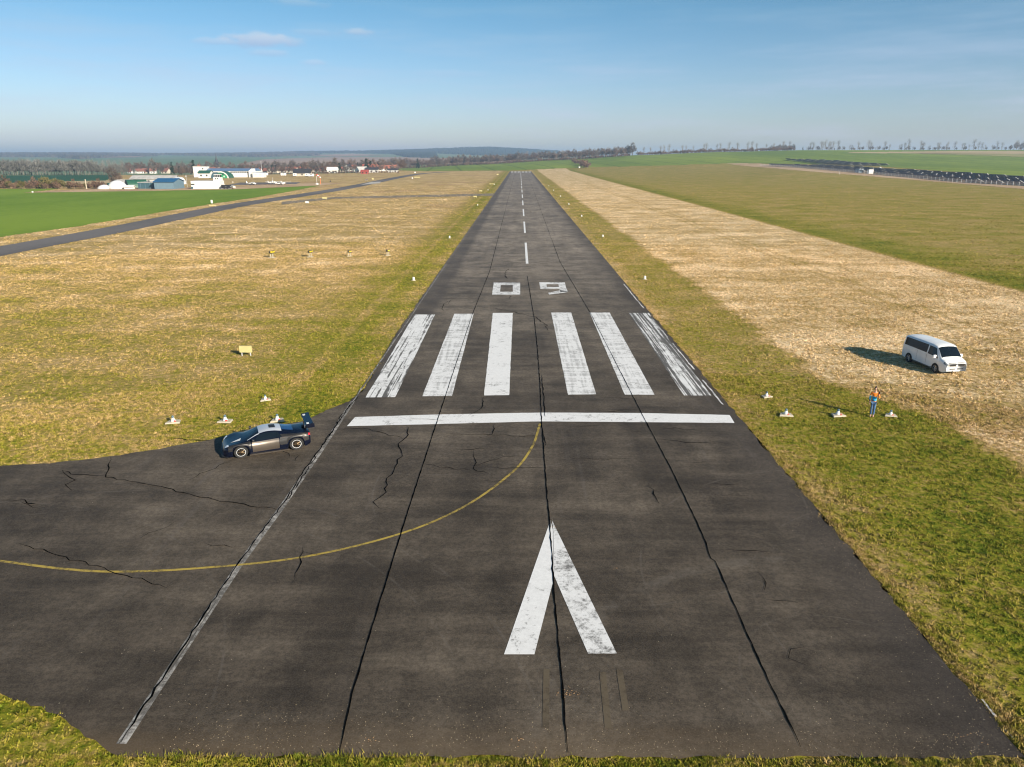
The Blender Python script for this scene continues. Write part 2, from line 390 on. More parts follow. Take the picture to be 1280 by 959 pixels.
QR = np.hypot(QC[:, 0], QC[:, 1]); QF = QC[:, 1] > .35*QR
def inpoly(px, py, poly):
    res = np.zeros(len(px), bool); n = len(poly)
    for i in range(n):
        x1, y1 = poly[i]; x2, y2 = poly[(i+1) % n]
        c = ((y1 > py) != (y2 > py)) & (px < (x2-x1)*(py-y1)/((y2-y1) if y2 != y1 else 1e-9)+x1)
        res ^= c
    return res
def patch(name, m, poly, r0, r1, lift=.25):
    sel = QF & inpoly(QPX, QPY, poly) & (QR > r0) & (QR < r1)
    q = quads[sel]; u, inv = np.unique(q.ravel(), return_inverse=True)
    v = V[u].copy(); v[:, 2] += lift
    o = fast_mesh(name, v, inv.reshape(-1, 4), m, smooth=True, uniform=4); tag(o, kind='structure'); return o
patch('field', m_crop2, [(484, 212.6), (530, 214.2), (640, 213.2), (730, 209.4), (810, 207.5), (920, 204.2), (1075, 206), (1180, 214), (1330, 225), (1330, 150), (484, 150)], 330, 1750, .10)
patch('field', m_tan, [(1060, 191.6), (1330, 193.5), (1330, 188.9), (1180, 189.2), (1060, 190.8)], 700, 1560, .3)
patch('field', field_mat('yellowing crop', (.22, .22, .07), (.32, .28, .12), .01), [(1150, 192.4), (1330, 198), (1330, 193.5), (1150, 191.5)], 700, 1560, .3)
patch('field', m_dirt, [(895, 203.0), (930, 207.5), (1280, 236.5), (1330, 241), (1330, 228), (1280, 231), (940, 203.6)], 330, 1560, .06)
patch('field', m_teal, [(-260, 217), (150, 216), (128, 228.5), (-260, 229)], 360, 760, .10)
patch('field', m_tan, [(60, 227.5), (175, 225), (178, 228.5), (100, 230.5), (60, 229.5)], 360, 700, .15)
patch('field', m_farg, [(-300, 225), (340, 225), (480, 213), (484, 211), (640, 211), (900, 205), (900, 150), (-300, 150)], 760, 9400, .08)
patch('field', m_pink, [(296, 206), (330, 199.5), (420, 196.5), (520, 197), (610, 199), (700, 202), (700, 208), (300, 212)], 1800, 4400, .8)
patch('field', m_pink, [(60, 195.5), (130, 192.8), (200, 194), (170, 197), (90, 198)], 3200, 6000, 1.2)
patch('field', m_pink, [(380, 194.5), (440, 192.5), (480, 194.3), (420, 196)], 3200, 6000, 1.2)

def sheet(name, pts, z, m, kind='structure', parent=None):
    bm = bmesh.new(); vs = [bm.verts.new((x, y, z)) for x, y in pts]; f = bm.faces.new(vs)
    if f.normal.z < 0: f.normal_flip()
    bmesh.ops.triangulate(bm, faces=bm.faces[:])
    me = bpy.data.meshes.new(name); bm.to_mesh(me); bm.free(); me.materials.append(m)
    for pl in me.polygons:
        pass
    o = bpy.data.objects.new(name, me); COL.objects.link(o)
    if kind: o['kind'] = kind
    if parent: o.parent = parent
    return o
def GP(*pp): return [G(*p) for p in pp]
def smooth_line(pts, n=8):
    P = [np.array(p, float) for p in pts]; P = [2*P[0]-P[1]]+P+[2*P[-1]-P[-2]]; out = []
    for i in range(1, len(P)-2):
        for k in range(n):
            t = k/n; out.append(.5*((2*P[i])+(-P[i-1]+P[i+1])*t+(2*P[i-1]-5*P[i]+4*P[i+1]-P[i+2])*t*t+(-P[i-1]+3*P[i]-3*P[i+1]+P[i+2])*t**3))
    out.append(P[-2]); return out
def rough_edge(pts, step=.25, amp=.10, seed=0):
    """break a straight outline into small irregular steps (world coordinates)"""
    rg = random.Random(seed); out = []
    for a, b in zip(pts[:-1], pts[1:]):
        a = np.array(a); b = np.array(b); L = np.linalg.norm(b-a); n = min(60, max(1, int(L/step))); nn = np.array([-(b-a)[1], (b-a)[0]])/max(L, 1e-6)
        for k in range(n):
            out.append(tuple(a+(b-a)*k/n+nn*rg.uniform(-amp, amp)))
    out.append(tuple(pts[-1])); return out

# bright young crop on the left, beyond the taxiway
crop_pts = [G(-420, 240), G(75, 235.8), G(60, 238), G(28, 241.2), G(110, 240.0), G(220, 238.2), G(300, 236.6), G(360, 233.9), G(400, 232.0)] + rough_edge([G(400, 232.3), G(338, 244), G(260, 256), G(200, 265.5), G(103, 282), G(0, 296.5), G(-420, 388)], 4, .5, 3)
sheet('field', crop_pts, .03, m_crop)
dirt_pts = rough_edge([G(28, 241.2), G(110, 240.0), G(220, 238.2), G(300, 236.6), G(360, 233.9), G(400, 232.0)], 3, .8, 5)+rough_edge([G(430, 229.5), G(395, 228.8), G(340, 231), G(285, 233), G(215, 233.8), G(150, 234.2), G(110, 236), G(75, 238), G(28, 241.2)], 3, 1.2, 6)[:-1]
sheet('field', dirt_pts, .045, m_dirt)
# asphalt
XL, XR, XC = -10.35, 12.55, 1.22
YE = 14.35; YF = 800
curve = smooth_line([(455, 488), (437, 502), (408, 514), (385, 525), (330, 539), (275, 548), (200, 562), (100, 576), (0, 583), (-300, 588), (-700, 590)], 6)
cw = rough_edge([G(*c_) for c_ in curve], .35, .07, 8)
low = [(-700, 660), (-300, 778), (0, 868), (62, 890), (108, 922), (150, 948)]
lw = rough_edge([G(*c_) for c_ in low], .3, .07, 9)
end = rough_edge([lw[-1], (XR, YE)], .22, .07, 10)
re = rough_edge([(XR, YE), (XR+.03, 40), (XR, 80)], .35, .10, 12)
sideL = rough_edge([(XL, 80), (XL, 60), G(455, 488)], .5, .06, 13)
run_poly = end[:-1]+re+[(XR, YF), (XL, YF)]+sideL[:-1]+cw+lw[:-1]
runway = sheet('runway', run_poly, .05, m_asph); tag(runway, 'long brown asphalt runway with white threshold markings', 'runway', kind='structure')
# paved edge has thickness at the near end
tx = smooth_line([(-700, 455), (-300, 372), (0, 314), (130, 290), (240, 267.5), (300, 256), (420, 237.3), (500, 221.5), (530, 217), (560, 215.2)], 4)
cen = [np.array(G(*q)) for q in tx]
L_, R_ = [], []
for i, c_ in enumerate(cen):
    d = cen[min(i+1, len(cen)-1)]-cen[max(i-1, 0)]; d /= np.linalg.norm(d); n = np.array([-d[1], d[0]]); L_.append(tuple(c_+n*4.2)); R_.append(tuple(c_-n*4.2))
taxi_poly = L_+R_[::-1]
sheet('taxiway', taxi_poly, .04, m_taxi)
link = GP((352, 252.5), (420, 246.3), (625, 241.8), (622, 244.8), (420, 248.6), (352, 256))
sheet('taxiway', [(x, y) for x, y in link], .036, field_mat('thin old asphalt', (.17, .15, .12), (.22, .19, .15), .2))
sheet('apron', GP((285, 231.5), (370, 230.3), (376, 228), (300, 228.4)), .06, m_taxi)
sheet('apron', GP((451, 231.2), (475, 229.2), (476, 227.3), (464, 227.6)), .055, m_pale)

# ---- markings: parts of the runway
MZ = .058
def mark(name, pts, m, z=MZ, label=None):
    o = sheet(name, pts, z, m, kind=None, parent=runway)
    if label: o['label'] = label
    return o
stripes = [((518, 394), (544, 394), (494, 497.5), (457, 498), p_streak), ((568, 393), (592, 393), (565, 496), (528, 496.5), p_grid), ((616, 392), (641, 392), (636.5, 495), (605, 495.5), p_fresh),
           ((689, 391.5), (714, 391.5), (745, 494), (710, 494.5), p_grid), ((737, 391.5), (762, 391.5), (818, 494.5), (781, 494.5), p_grid), ((786, 392), (811, 392), (889, 495.5), (855, 495.5), p_streak2)]
for a, b, c_, d, mm in stripes:
    mark('threshold_stripe', rough_edge(GP(a, b, c_, d, a), .5, .012, 3)[:-1], mm)
mark('threshold_bar', rough_edge(GP((444, 522.5), (560, 519), (676, 517), (800, 517.5), (912, 520), (918, 530), (800, 529), (676, 528), (560, 531), (434, 534), (444, 522.5)), .5, .012, 4)[:-1], p_fresh)
mark('approach_arrow', GP((688, 652), (691, 664), (692.5, 724), (668, 820), (630, 820)), p_fresh)
mark('approach_arrow', GP((690, 652), (771, 819), (735, 819), (692.8, 722), (691.5, 664)), p_tyre)
# numeral 0 : ring of four bars
def numeral(name, polys):
    b = MB()
    for pl in polys:
        q = [(*G(*p_), 0) for p_ in pl]; b.poly([(x, y, MZ) for x, y, _ in q], [tuple(range(len(q)))[::-1]])
    o = b.build(name, p_tyre, runway); return o
numeral('numeral', [((617, 354), (650.2, 354), (650.2, 357), (617, 357)), ((615.4, 365.4), (650.2, 365.4), (650.2, 369), (615.2, 369)), ((616.8, 357), (626, 357), (625, 365.4), (615.4, 365.4)), ((641, 357), (650.2, 357), (650.2, 365.4), (641, 365.4))])['label'] = 'white numeral 0'
numeral('numeral', [((674, 353.6), (706, 353.6), (706.5, 356), (674.4, 356)), ((674.4, 356), (683, 356), (683.5, 359.4), (675, 359.4)), ((698, 356), (706.5, 356), (708, 361.6), (699, 361.6)), ((675, 359.4), (698.6, 359.4), (699, 361.6), (675.4, 361.8)), ((699, 361.6), (708, 361.6), (710, 365.2), (700.6, 365.6)), ((685, 366.8), (700.6, 363.6), (709.8, 364.6), (709, 366.0), (686.6, 369))])['label'] = 'white numeral 9'
y = 101.0
while y < 770:
    w = .36; mark('centreline_dash', [(XC-w/2-.12, y), (XC+w/2-.12, y), (XC+w/2-.12, y+26), (XC-w/2-.12, y+26)], p_fresh); y += 43
for i in range(6):
    x0 = XL+1.6+i*3.45+(.8 if i > 2 else 0); mark('far_threshold_stripe', [(x0, 752), (x0+2.1, 752), (x0+2.1, 786), (x0, 786)], p_fresh)
def ribbon(pts, w, z, b, jag=0, seed=1, sub=.35):
    """flat strip along a world polyline"""
    rg = random.Random(seed); P = []
    for a, c_ in zip(pts[:-1], pts[1:]):
        a = np.array(a); c_ = np.array(c_); n = max(1, min(200, int(np.linalg.norm(c_-a)/sub)))
        for k in range(n): P.append(a+(c_-a)*k/n)
    P.append(np.array(pts[-1])); Q = []; base = len(b.v)
    for i, p_ in enumerate(P):
        d = P[min(i+1, len(P)-1)]-P[max(i-1, 0)]; d = d/max(1e-6, np.linalg.norm(d)); n = np.array([-d[1], d[0]])
        ww = w*(rg.uniform(.55, 1.35) if jag else 1); off = n*rg.uniform(-jag, jag); 
        if w < .06: ww *= min(1, .25+.75*min(i, len(P)-1-i)/3)
        b.v.append((*(p_+off+n*ww/2), z)); b.v.append((*(p_+off-n*ww/2), z))
    for i in range(len(P)-1):
        k = base+2*i; b.f.append((k, k+1, k+3, k+2))
b = MB(); sd_line = [G(152, 932), G(300, 707), G(352, 636), G(400, 566), G(441, 503)]
ribbon([(x, y_) for x, y_ in sd_line], .26, MZ, b, 0); ribbon([sd_line[-1], (XL+.28, 60), (XL+.22, 78), (XL+.2, 100)], .10, MZ, b, .02, 4, .8); b.build('side_line', p_line, runway)
b = MB(); rgx = random.Random(5)
ribbon([G(1227, 876), G(1236, 888), G(1245, 898)], .07, MZ, b, .02, 3); ribbon([G(1256, 914), G(1268, 926)], .05, MZ, b, .02, 4)
for y0, y1 in ((41, 46), (48.5, 56), (58, 66), (70, 84)): ribbon([(XR-.30, y0), (XR-.30, y1)], (.10 if y0 > 30 else .09), MZ, b, .03, int(y0))
b.build('side_line', p_tyre, runway)
yl = smooth_line([(-300, 668), (-120, 689), (0, 703), (80, 713), (150, 716.5), (250, 712), (380, 698), (500, 669), (580, 635), (640, 592), (665, 560), (675, 531)], 8)
b = MB(); ribbon([G(*q) for q in yl], .13, MZ+.004, b, 0); b.build('turn_line', p_yel, runway)
b = MB()
for x0, y0, x1, y1 in ((683, 838, 682, 912), (753, 842, 760, 912), (774, 838, 782, 890)): ribbon([G(x0, y0), G(x1, y1)], .18, MZ, b, 0, 3)
b.build('ghost_line', p_ghost, runway)
# tar seams
def seam(px, w, jag, seed, far_x=None, far_y=None):
    b = MB(); P = [G(*q) for q in px]
    if far_x is not None: P = [(far_x, far_y)]+P
    ribbon(P, w, MZ+.009, b, jag, seed, .3); b.build('tar_seam', m_seam, runway)
seam([(659, 345), (663, 370), (668, 400), (672, 440), (675, 480), (677, 530), (681, 580), (683.5, 620), (687, 655), (690, 700), (692, 740), (697, 790), (702, 850), (706, 905), (709, 944)], .052, .020, 1)
seam([(677, 470), (680, 500), (681, 522)], .05, .03, 21); seam([(679, 540), (682, 556), (680, 560)], .04, .03, 22)
seam([(612, 340), (590, 395), (549, 520), (510, 640), (470, 770), (440, 870), (424, 944)], .048, .010, 2, -4.55, 700)
seam([(700, 328), (738, 392), (803, 520), (840, 590), (873, 659), (882, 680), (888, 700), (894, 703), (925, 775), (960, 852), (1001, 936)], .044, .012, 3, 7.05, 640)
seam([(441, 503), (400, 563), (380, 590), (352, 634), (298, 706), (220, 824), (152, 930)], .05, .035, 4)
seam([(447, 497), (425, 524), (405, 556), (380, 594), (352, 636)], .05, .07, 5)
cracks = [[(603, 498), (604, 508), (596, 515), (587, 521)], [(508, 533), (510, 545), (500, 556), (501, 572), (490, 590), (482, 604), (482, 617), (467, 629), (476, 636), (482, 640)], [(420, 538), (455, 536), (480, 543), (505, 549)], [(617, 531), (616, 544), (597, 549)], [(560, 543), (615, 545), (680, 547)],
          [(592, 564), (596, 576), (590, 588), (612, 594)], [(533, 582), (550, 586), (590, 589)], [(592, 584), (620, 575), (650, 571)], [(563, 564), (590, 563), (617, 562)], [(610, 586), (640, 587), (690, 586)], [(606, 602), (640, 604)], [(138, 573), (133, 598), (200, 611), (260, 624), (312, 635), (349, 639)], [(133, 597), (88, 595), (80, 590), (92, 602), (79, 608), (90, 615)], [(0, 628), (30, 627), (45, 633), (30, 630), (50, 638)], [(0, 631), (18, 628)],
          [(20, 682), (60, 692), (137, 715), (160, 721), (208, 737), (215, 731)], [(237, 602), (260, 590), (292, 577)], [(205, 548), (250, 552), (272, 554)], [(175, 674), (200, 664), (219, 656)], [(254, 682), (280, 684), (302, 685)], [(378, 686), (375, 705), (367, 727)], [(383, 693), (412, 697)], [(354, 563), (362, 572), (375, 570), (369, 578)],
          [(715, 574), (760, 576), (783, 575)], [(790, 542), (815, 541)], [(820, 550), (857, 554), (890, 555), (915, 557)], [(862, 580), (888, 580)], [(888, 606), (922, 608)], [(908, 622), (935, 621)], [(906, 632), (920, 632)], [(908, 688), (965, 692)], [(946, 717), (958, 738), (957, 741)], [(958, 752), (985, 753), (997, 756)], [(1005, 811), (988, 814), (985, 825), (1007, 832)], [(811, 606), (824, 632)], [(710, 535), (750, 534)], [(820, 536), (870, 538)],
          [(632, 346), (634, 349), (631, 341), (637, 337)], [(560, 377), (552, 384), (555, 390)], [(566, 375), (560, 381)], [(637, 370), (637, 374)], [(596, 384), (630, 388), (670, 398), (682, 406), (686, 414)], [(173, 832), (180, 826)], [(430, 470), (440, 480)], [(500, 524), (560, 527)], [(700, 480), (712, 481)], [(690, 460), (700, 462)], [(750, 498), (800, 499)], [(745, 517), (790, 515)]]
b = MB()
for i, c_ in enumerate(cracks):
    P = [G(*q) for q in c_]; yy = P[0][1]; ribbon(P, .030+.0008*yy*.5, MZ+.013, b, .07+.0012*yy, 40+i, .20+.004*yy)
rgc = random.Random(77)
for i in range(34):                                  # short shrinkage cracks right across the lanes
    y0 = rgc.uniform(34, 300); x0 = rgc.uniform(-9, 9); L = rgc.uniform(1, 4.5)
    ribbon([(x0, y0), (x0+L/2, y0+rgc.uniform(-.2, .2)), (min(12, x0+L), y0+rgc.uniform(-.2, .2))], .018+.0006*y0*.5, MZ+.013, b, .03, 90+i, .4)
b.build('crack', m_seam, runway)
# soil clods and gravel along the pavement end
m_stone = mat('pale gravel', (.34, .27, .18), .9, .3, 8); m_clod = mat('brown soil clods', (.20, .125, .065), .95, .4, 9)
def pebbles(name, n, fn, size, m):
    b = MB(); rg = random.Random(n)
    for i in range(n):
        x, y_ = fn(rg); s = rg.uniform(*size); a = rg.uniform(0, 3)
        pts = [(x+s*math.cos(a+k*2.1)*rg.uniform(.7, 1.2), y_+s*math.sin(a+k*2.1)*rg.uniform(.7, 1.2), .05) for k in range(3)]+[(x, y_, .05+s*.8)]
        b.poly(pts, [(0, 1, 3), (1, 2, 3), (2, 0, 3)])
    o = b.build(name, m); tag(o, kind='stuff'); return o
def near_end(rg):
    return rg.uniform(-9, 12), 14.4+abs(rg.gauss(0, 1))*.8
o = pebbles('gravel', 900, near_end, (.006, .018), m_stone); tag(o, 'pale loose gravel scattered on the near end of the runway', 'gravel')
def near_right(rg):
    yy = rg.uniform(14.5, 32); return 12.4-abs(rg.gauss(0, 1))*.5, yy
o = pebbles('gravel', 350, near_right, (.006, .015), m_stone); tag(o, 'fine pale grit along the right edge of the runway', 'gravel')
cl = MB(); rg = random.Random(3)
for cx_, cy_, n, sp in ((*G(709, 868), 30, .16), (*G(692, 660), 16, .09), (*G(462, 928), 10, .12), (*G(648, 928), 12, .2), (*G(1208, 926), 14, .25), (*G(770, 712), 5, .1)):
    for i in range(n):
        x, y_ = cx_+rg.gauss(0, sp), cy_+rg.gauss(0, sp*.5); s = rg.uniform(.010, .030)
        cl.poly([(x-s, y_-s*.6, .05), (x+s, y_-s*.5, .05), (x, y_+s, .05), (x, y_, .05+s*.7)], [(0, 1, 3), (1, 2, 3), (2, 0, 3)])
o = cl.build('soil', m_clod); tag(o, 'small clods of brown soil dropped on the runway centre seam', 'soil', kind='stuff')

# ---------------------------------------------------------------- grass tufts (uncountable)
run_np = [tuple(q) for q in run_poly]
def keep_grass(x, y_):
    k = ~inpoly(x, y_, run_np)
    return k & ~inpoly(x, y_, taxi_poly) & ~inpoly(x, y_, crop_pts)
def tufts(name, n, d0, d1, hgt_, wid, blades, label, sel=None, fade=None):
    # points thinned with distance inside a wide wedge ahead of the camera
    u = rng.random(n); d = np.sqrt(d0*d0+u*(d1*d1-d0*d0)); a = rng.uniform(-R(50), R(50), n)
    x = d*np.sin(a)*1.0; y_ = d*np.cos(a)
    if fade is not None:
        kk = rng.random(n) < np.clip((d1-d)/(d1-fade), 0, 1); x, y_ = x[kk], y_[kk]
    if sel: x, y_ = sel(n)
    k = keep_grass(x, y_); x, y_ = x[k], y_[k]; n = len(x)
    grow = .75+.5*np.clip(np.sin(x*.9+np.sin(y_*.7)*2)*np.sin(y_*1.1+np.sin(x*.5)*2), -1, 1)*.6
    nb = n*blades
    bx = np.repeat(x, blades)+rng.normal(0, wid*1.1, nb); by = np.repeat(y_, blades)+rng.normal(0, wid*1.1, nb)
    an = rng.uniform(0, 2*np.pi, nb); lean = rng.uniform(.2, 1.4, nb); la = rng.uniform(0, 2*np.pi, nb)
    hh = hgt_*np.repeat(grow*rng.uniform(.6, 1.3, n), blades)*rng.uniform(.5, 1.1, nb); ww = wid*rng.uniform(.25, .6, nb)
    v = np.zeros((nb, 3, 3), np.float32)
    v[:, 0, 0] = bx-np.cos(an)*ww; v[:, 0, 1] = by-np.sin(an)*ww; v[:, 1, 0] = bx+np.cos(an)*ww; v[:, 1, 1] = by+np.sin(an)*ww
    v[:, 2, 0] = bx+np.cos(la)*hh*lean; v[:, 2, 1] = by+np.sin(la)*hh*lean; v[:, 2, 2] = hh
    v[:, 0:2, 2] = -.01
    o = fast_mesh(name, v.reshape(-1, 3), np.arange(nb*3).reshape(-1, 3), m_tuft, uniform=3); tag(o, label, 'grass', kind='stuff'); return o
tufts('grass', 60000, 13, 50, .11, .055, 7, 'short rough green and yellow grass beside the near part of the runway')
tufts('grass', 130000, 44, 135, .13, .095, 5, 'dry tufted grass of the meadow beside the threshold', fade=115)
tufts('grass', 150000, 112, 460, .16, .20, 4, 'bleached dry grass of the far meadow', fade=170)
def end_edge(n):
    x = rng.uniform(-12, 14, n); return x, 14.2-np.abs(rng.normal(0, .35, n))
tufts('grass', 5000, 0, 0, .13, .05, 7, 'dark rough grass along the near end of the runway', end_edge)
def right_edge(n):
    y_ = 14+rng.random(n)**1.6*70; return 12.62+np.abs(rng.normal(0, .22, n)), y_
tufts('grass', 6000, 0, 0, .12, .05, 6, 'ragged grass fringe overhanging the right edge of the asphalt', right_edge)
# ================================================================ plants
def AT(px, Y, dz=0.0):
    """ground point in the direction of an image column at forward distance Y"""
    x = (px-649.5)*CT/F*Y
    return (x, Y, hz(x, Y)+dz)
def foliage_mat(name, a, b_, rough=.9):
    m, t, p = newmat(name); rv = t.add('ShaderNodeNewGeometry').outputs['Random Per Island']
    oi = t.add('ShaderNodeObjectInfo').outputs['Random']
    c = t.mix(rv, a, b_); c = t.mix(t.m('MULTIPLY', oi, .6), c, tuple(x*.6 for x in a))
    t.put(p.inputs['Base Color'], c); p.inputs['Roughness'].default_value = rough; p.inputs['Specular IOR Level'].default_value = .1
    return m
m_twig = foliage_mat('bare twigs', (.085, .070, .062), (.20, .170, .150)); m_twigg = foliage_mat('cool grey twigs', (.10, .10, .095), (.24, .235, .215)); m_twig2 = foliage_mat('reddish bare twigs', (.11, .072, .056), (.20, .145, .115))
m_pop = foliage_mat('grey bare twigs', (.18, .165, .155), (.32, .29, .27)); m_fir = foliage_mat('dark conifer needles', (.010, .026, .018), (.03, .055, .03))
m_bush = foliage_mat('brown bush twigs', (.115, .072, .050), (.23, .15, .11)); m_olive = foliage_mat('olive bush leaves', (.11, .10, .035), (.19, .16, .07))
m_bark = mat('grey bark', (.16, .13, .11), .9, .3, 2)
def crown_mesh(name, m, n, shape, size, leaf, parent, seed, up=.5):
    """many separate twig slivers spread through the crown volume in clumps"""
    rg = np.random.default_rng(seed); P = []
    cl = [shape(rg) for _ in range(max(5, n//28))]
    for i in range(n):
        c_ = cl[rg.integers(len(cl))]; P.append(np.array(c_)+rg.normal(0, size*.085, 3))
    P = np.array(P); d = rg.normal(0, 1, (n, 3)); d[:, 2] = np.abs(d[:, 2])+up; d /= np.linalg.norm(d, axis=1)[:, None]
    s = np.cross(d, rg.normal(0, 1, (n, 3))); s /= np.linalg.norm(s, axis=1)[:, None]
    L = leaf[0]*rg.uniform(.5, 1.3, n)[:, None]; w = leaf[1]*rg.uniform(.6, 1.4, n)[:, None]
    v = np.stack([P-s*w, P+s*w, P+d*L], 1)
    v[:, :, 2] = np.maximum(v[:, :, 2], .05)
    return fast_mesh(name, v.reshape(-1, 3), np.arange(n*3).reshape(-1, 3), m, parent, uniform=3)
def make_tree(kind, name, seed):
    rg = random.Random(seed); t = empty(name)
    if kind in ('round', 'grey'):
        H = 11.0; tr = MB().tube([(0, 0, -.4), (.1, 0, 2.2), (.0, .15, 5), (.1, 0, 8.5)], [.28, .22, .15, .04], 6)
        for i in range(7):
            a = rg.uniform(0, 6.28); z = rg.uniform(2.2, 5); tr.tube([(0, 0, z), (1.1*math.cos(a), 1.1*math.sin(a), z+1.5), (2.4*math.cos(a), 2.4*math.sin(a), z+3.6)], [.11, .08, .03], 4)
        tr.build('trunk', m_bark, t)
        def sh(r):
            v = r.normal(0, 1, 3); v /= np.linalg.norm(v); v *= r.uniform(.45, 1)**.5; return (v[0]*3.1, v[1]*3.1, 6.6+v[2]*3.9)
        crown_mesh('crown', {1: m_twig, 2: m_twig2, 3: m_twig, 4: m_twig2, 12: m_twigg, 13: m_twigg}[seed], 760, sh, 8, (1.5, .13), t, seed, .7)
    elif kind == 'poplar':
        tr = MB().tube([(0, 0, -.4), (.05, 0, 5), (0, .1, 10), (.05, 0, 15)], [.26, .2, .12, .03], 6)
        for i in range(9):
            a = rg.uniform(0, 6.28); z = rg.uniform(2, 10); tr.tube([(0, 0, z), (.5*math.cos(a), .5*math.sin(a), z+1.5), (.9*math.cos(a), .9*math.sin(a), z+3.6)], [.08, .06, .02], 4)
        tr.build('trunk', m_bark, t)
        def sh(r):
            z = r.uniform(0, 1); w = 1.7*math.sin(math.pi*min(1, z*.9+.12))+.15; a = r.uniform(0, 6.28); q = r.uniform(.2, 1); return (w*q*math.cos(a), w*q*math.sin(a), 1.6+z*13.4)
        crown_mesh('crown', m_pop, 330, sh, 14, (1.4, .09), t, seed, 1.6)
    elif kind == 'fir':
        MB().tube([(0, 0, -.4), (0, 0, 9)], [.25, .05], 6).build('trunk', m_bark, t)
        def sh(r):
            z = r.uniform(0, 1)**1.3; w = 2.5*(1-z)+.15; a = r.uniform(0, 6.28); q = r.uniform(.3, 1)**.5; return (w*q*math.cos(a), w*q*math.sin(a), 1.2+z*10)
        crown_mesh('crown', m_fir, 800, sh, 4, (.9, .28), t, seed, .1)
    elif kind in ('bush', 'olive_bush'):
        MB().tube([(0, 0, -.2), (0, .1, .9), (.1, .1, 1.6)], [.12, .09, .03], 5).build('stem', m_bark, t)
        def sh(r):
            v = r.normal(0, 1, 3); v /= np.linalg.norm(v); v *= r.uniform(.4, 1); return (v[0]*1.7, v[1]*1.5, 1.6+v[2]*1.3)
        crown_mesh('crown', m_bush if kind == 'bush' else m_olive, 420, sh, 4, (.7, .11), t, seed, .7)
    return t
used = set()
protos = {}
for k, nm, sd_ in (('round', 'bare_tree', 1), ('round', 'bare_tree', 2), ('round', 'bare_tree', 3), ('round', 'bare_tree', 4), ('grey', 'bare_tree', 12), ('grey', 'bare_tree', 13), ('poplar', 'slender_tree', 5), ('poplar', 'slender_tree', 6), ('fir', 'conifer', 7), ('fir', 'conifer', 8), ('bush', 'bush', 9), ('bush', 'bush', 10), ('olive_bush', 'bush', 11)):
    protos.setdefault(k, []).append([make_tree(k, nm, sd_), False])
rt = random.Random(42)
def plant(kind, px, Y, s, label, group, cat='tree', sz=None, dz=0):
    e = rt.choice(protos[kind])
    if not e[1]: o = e[0]; e[1] = True
    else: o = copy_tree(e[0])
    o.location = AT(px, Y, dz); o.rotation_euler = (0, 0, rt.uniform(0, 6.28)); q = s*rt.uniform(.88, 1.12); o.scale = (q, q, q*(sz or 1))
    for k_ in ('label', 'group', 'category'):
        if k_ in o: del o[k_]
    return tag(o, label, cat, group)
# belt of trees at far left behind the teal crop
x = -40
while x < 152:
    plant('grey', x, rt.uniform(655, 690), rt.uniform(.9, 1.15)*(1 if x < 110 else .72), 'bare grey tree in the belt behind the dark teal crop field', 'bare trees in the left belt'); x += rt.uniform(1.9, 3.6)
x = -40
while x < 150:
    plant('poplar', x, rt.uniform(690, 720), rt.uniform(.7, .9), 'slender grey tree rising from the belt behind the dark teal crop field', 'slender trees in the left belt'); x += rt.uniform(6, 12)
for x in np.arange(-30, 122, 4.2):
    k = 'olive_bush' if rt.random() < .3 else 'bush'
    plant(k, x+rt.uniform(-1.5, 1.5), rt.uniform(350, 362), rt.uniform(.75, 1.25), 'low %s bush in the hedge at the far edge of the bright green crop' % ('olive' if k == 'olive_bush' else 'reddish brown'), '%s bushes in the left hedge' % ('olive' if k == 'olive_bush' else 'brown'), 'bush')
for x, Y, s in ((34, 360, 1.5), (46, 358, 1.6), (60, 358, 1.6), (115, 352, 1.3), (-4, 362, 1.6)):
    plant('olive_bush' if x in (46, 60) else 'bush', x, Y, s, {34: 'rounded red brown bush standing above the left hedge', 46: 'larger olive bush above the left hedge, second bump from the left', 60: 'larger olive bush above the left hedge, nearest the pale post', 115: 'red brown bush beside the small white dome', -4: 'big bush at the left end of the hedge'}[x], None, 'bush')
plant('round', 134, 385, .85, 'tall reddish bare tree behind the white dome hangar', None); plant('round', 141, 400, .55, 'smaller bare tree just right of the tall reddish one behind the dome', None)
# trees around the village and airport
for x in np.concatenate([np.arange(150, 250, 3.4), np.arange(330, 505, 3.2)]):
    plant('round', x+rt.uniform(-1.5, 1.5), rt.uniform(800, 1060), rt.uniform(.8, 1.3), 'bare brown tree among the village houses', 'bare village trees')
for x in np.arange(255, 330, 6):
    plant('round', x+rt.uniform(-2, 2), rt.uniform(900, 1060), rt.uniform(.9, 1.3), 'bare tree between the red roofs behind the long white hangar', 'bare trees behind the hangar')
for x in np.arange(332, 498, 5.0):
    plant('round', x+rt.uniform(-2, 2), rt.uniform(770, 800), rt.uniform(.45, .8), 'bare tree standing in front of the village houses', 'bare trees in front of the village')
for x in np.arange(330, 500, 3.4):
    plant('bush', x, rt.uniform(700, 760), rt.uniform(.4, .8), 'brown bush in the hedge along the near side of the village', 'brown bushes below the village', 'bush')
for x in np.arange(216, 240, 4):
    plant('round', x, rt.uniform(620, 660), rt.uniform(.55, .7), 'dark bare tree left of the white office block', 'bare trees beside the office block')
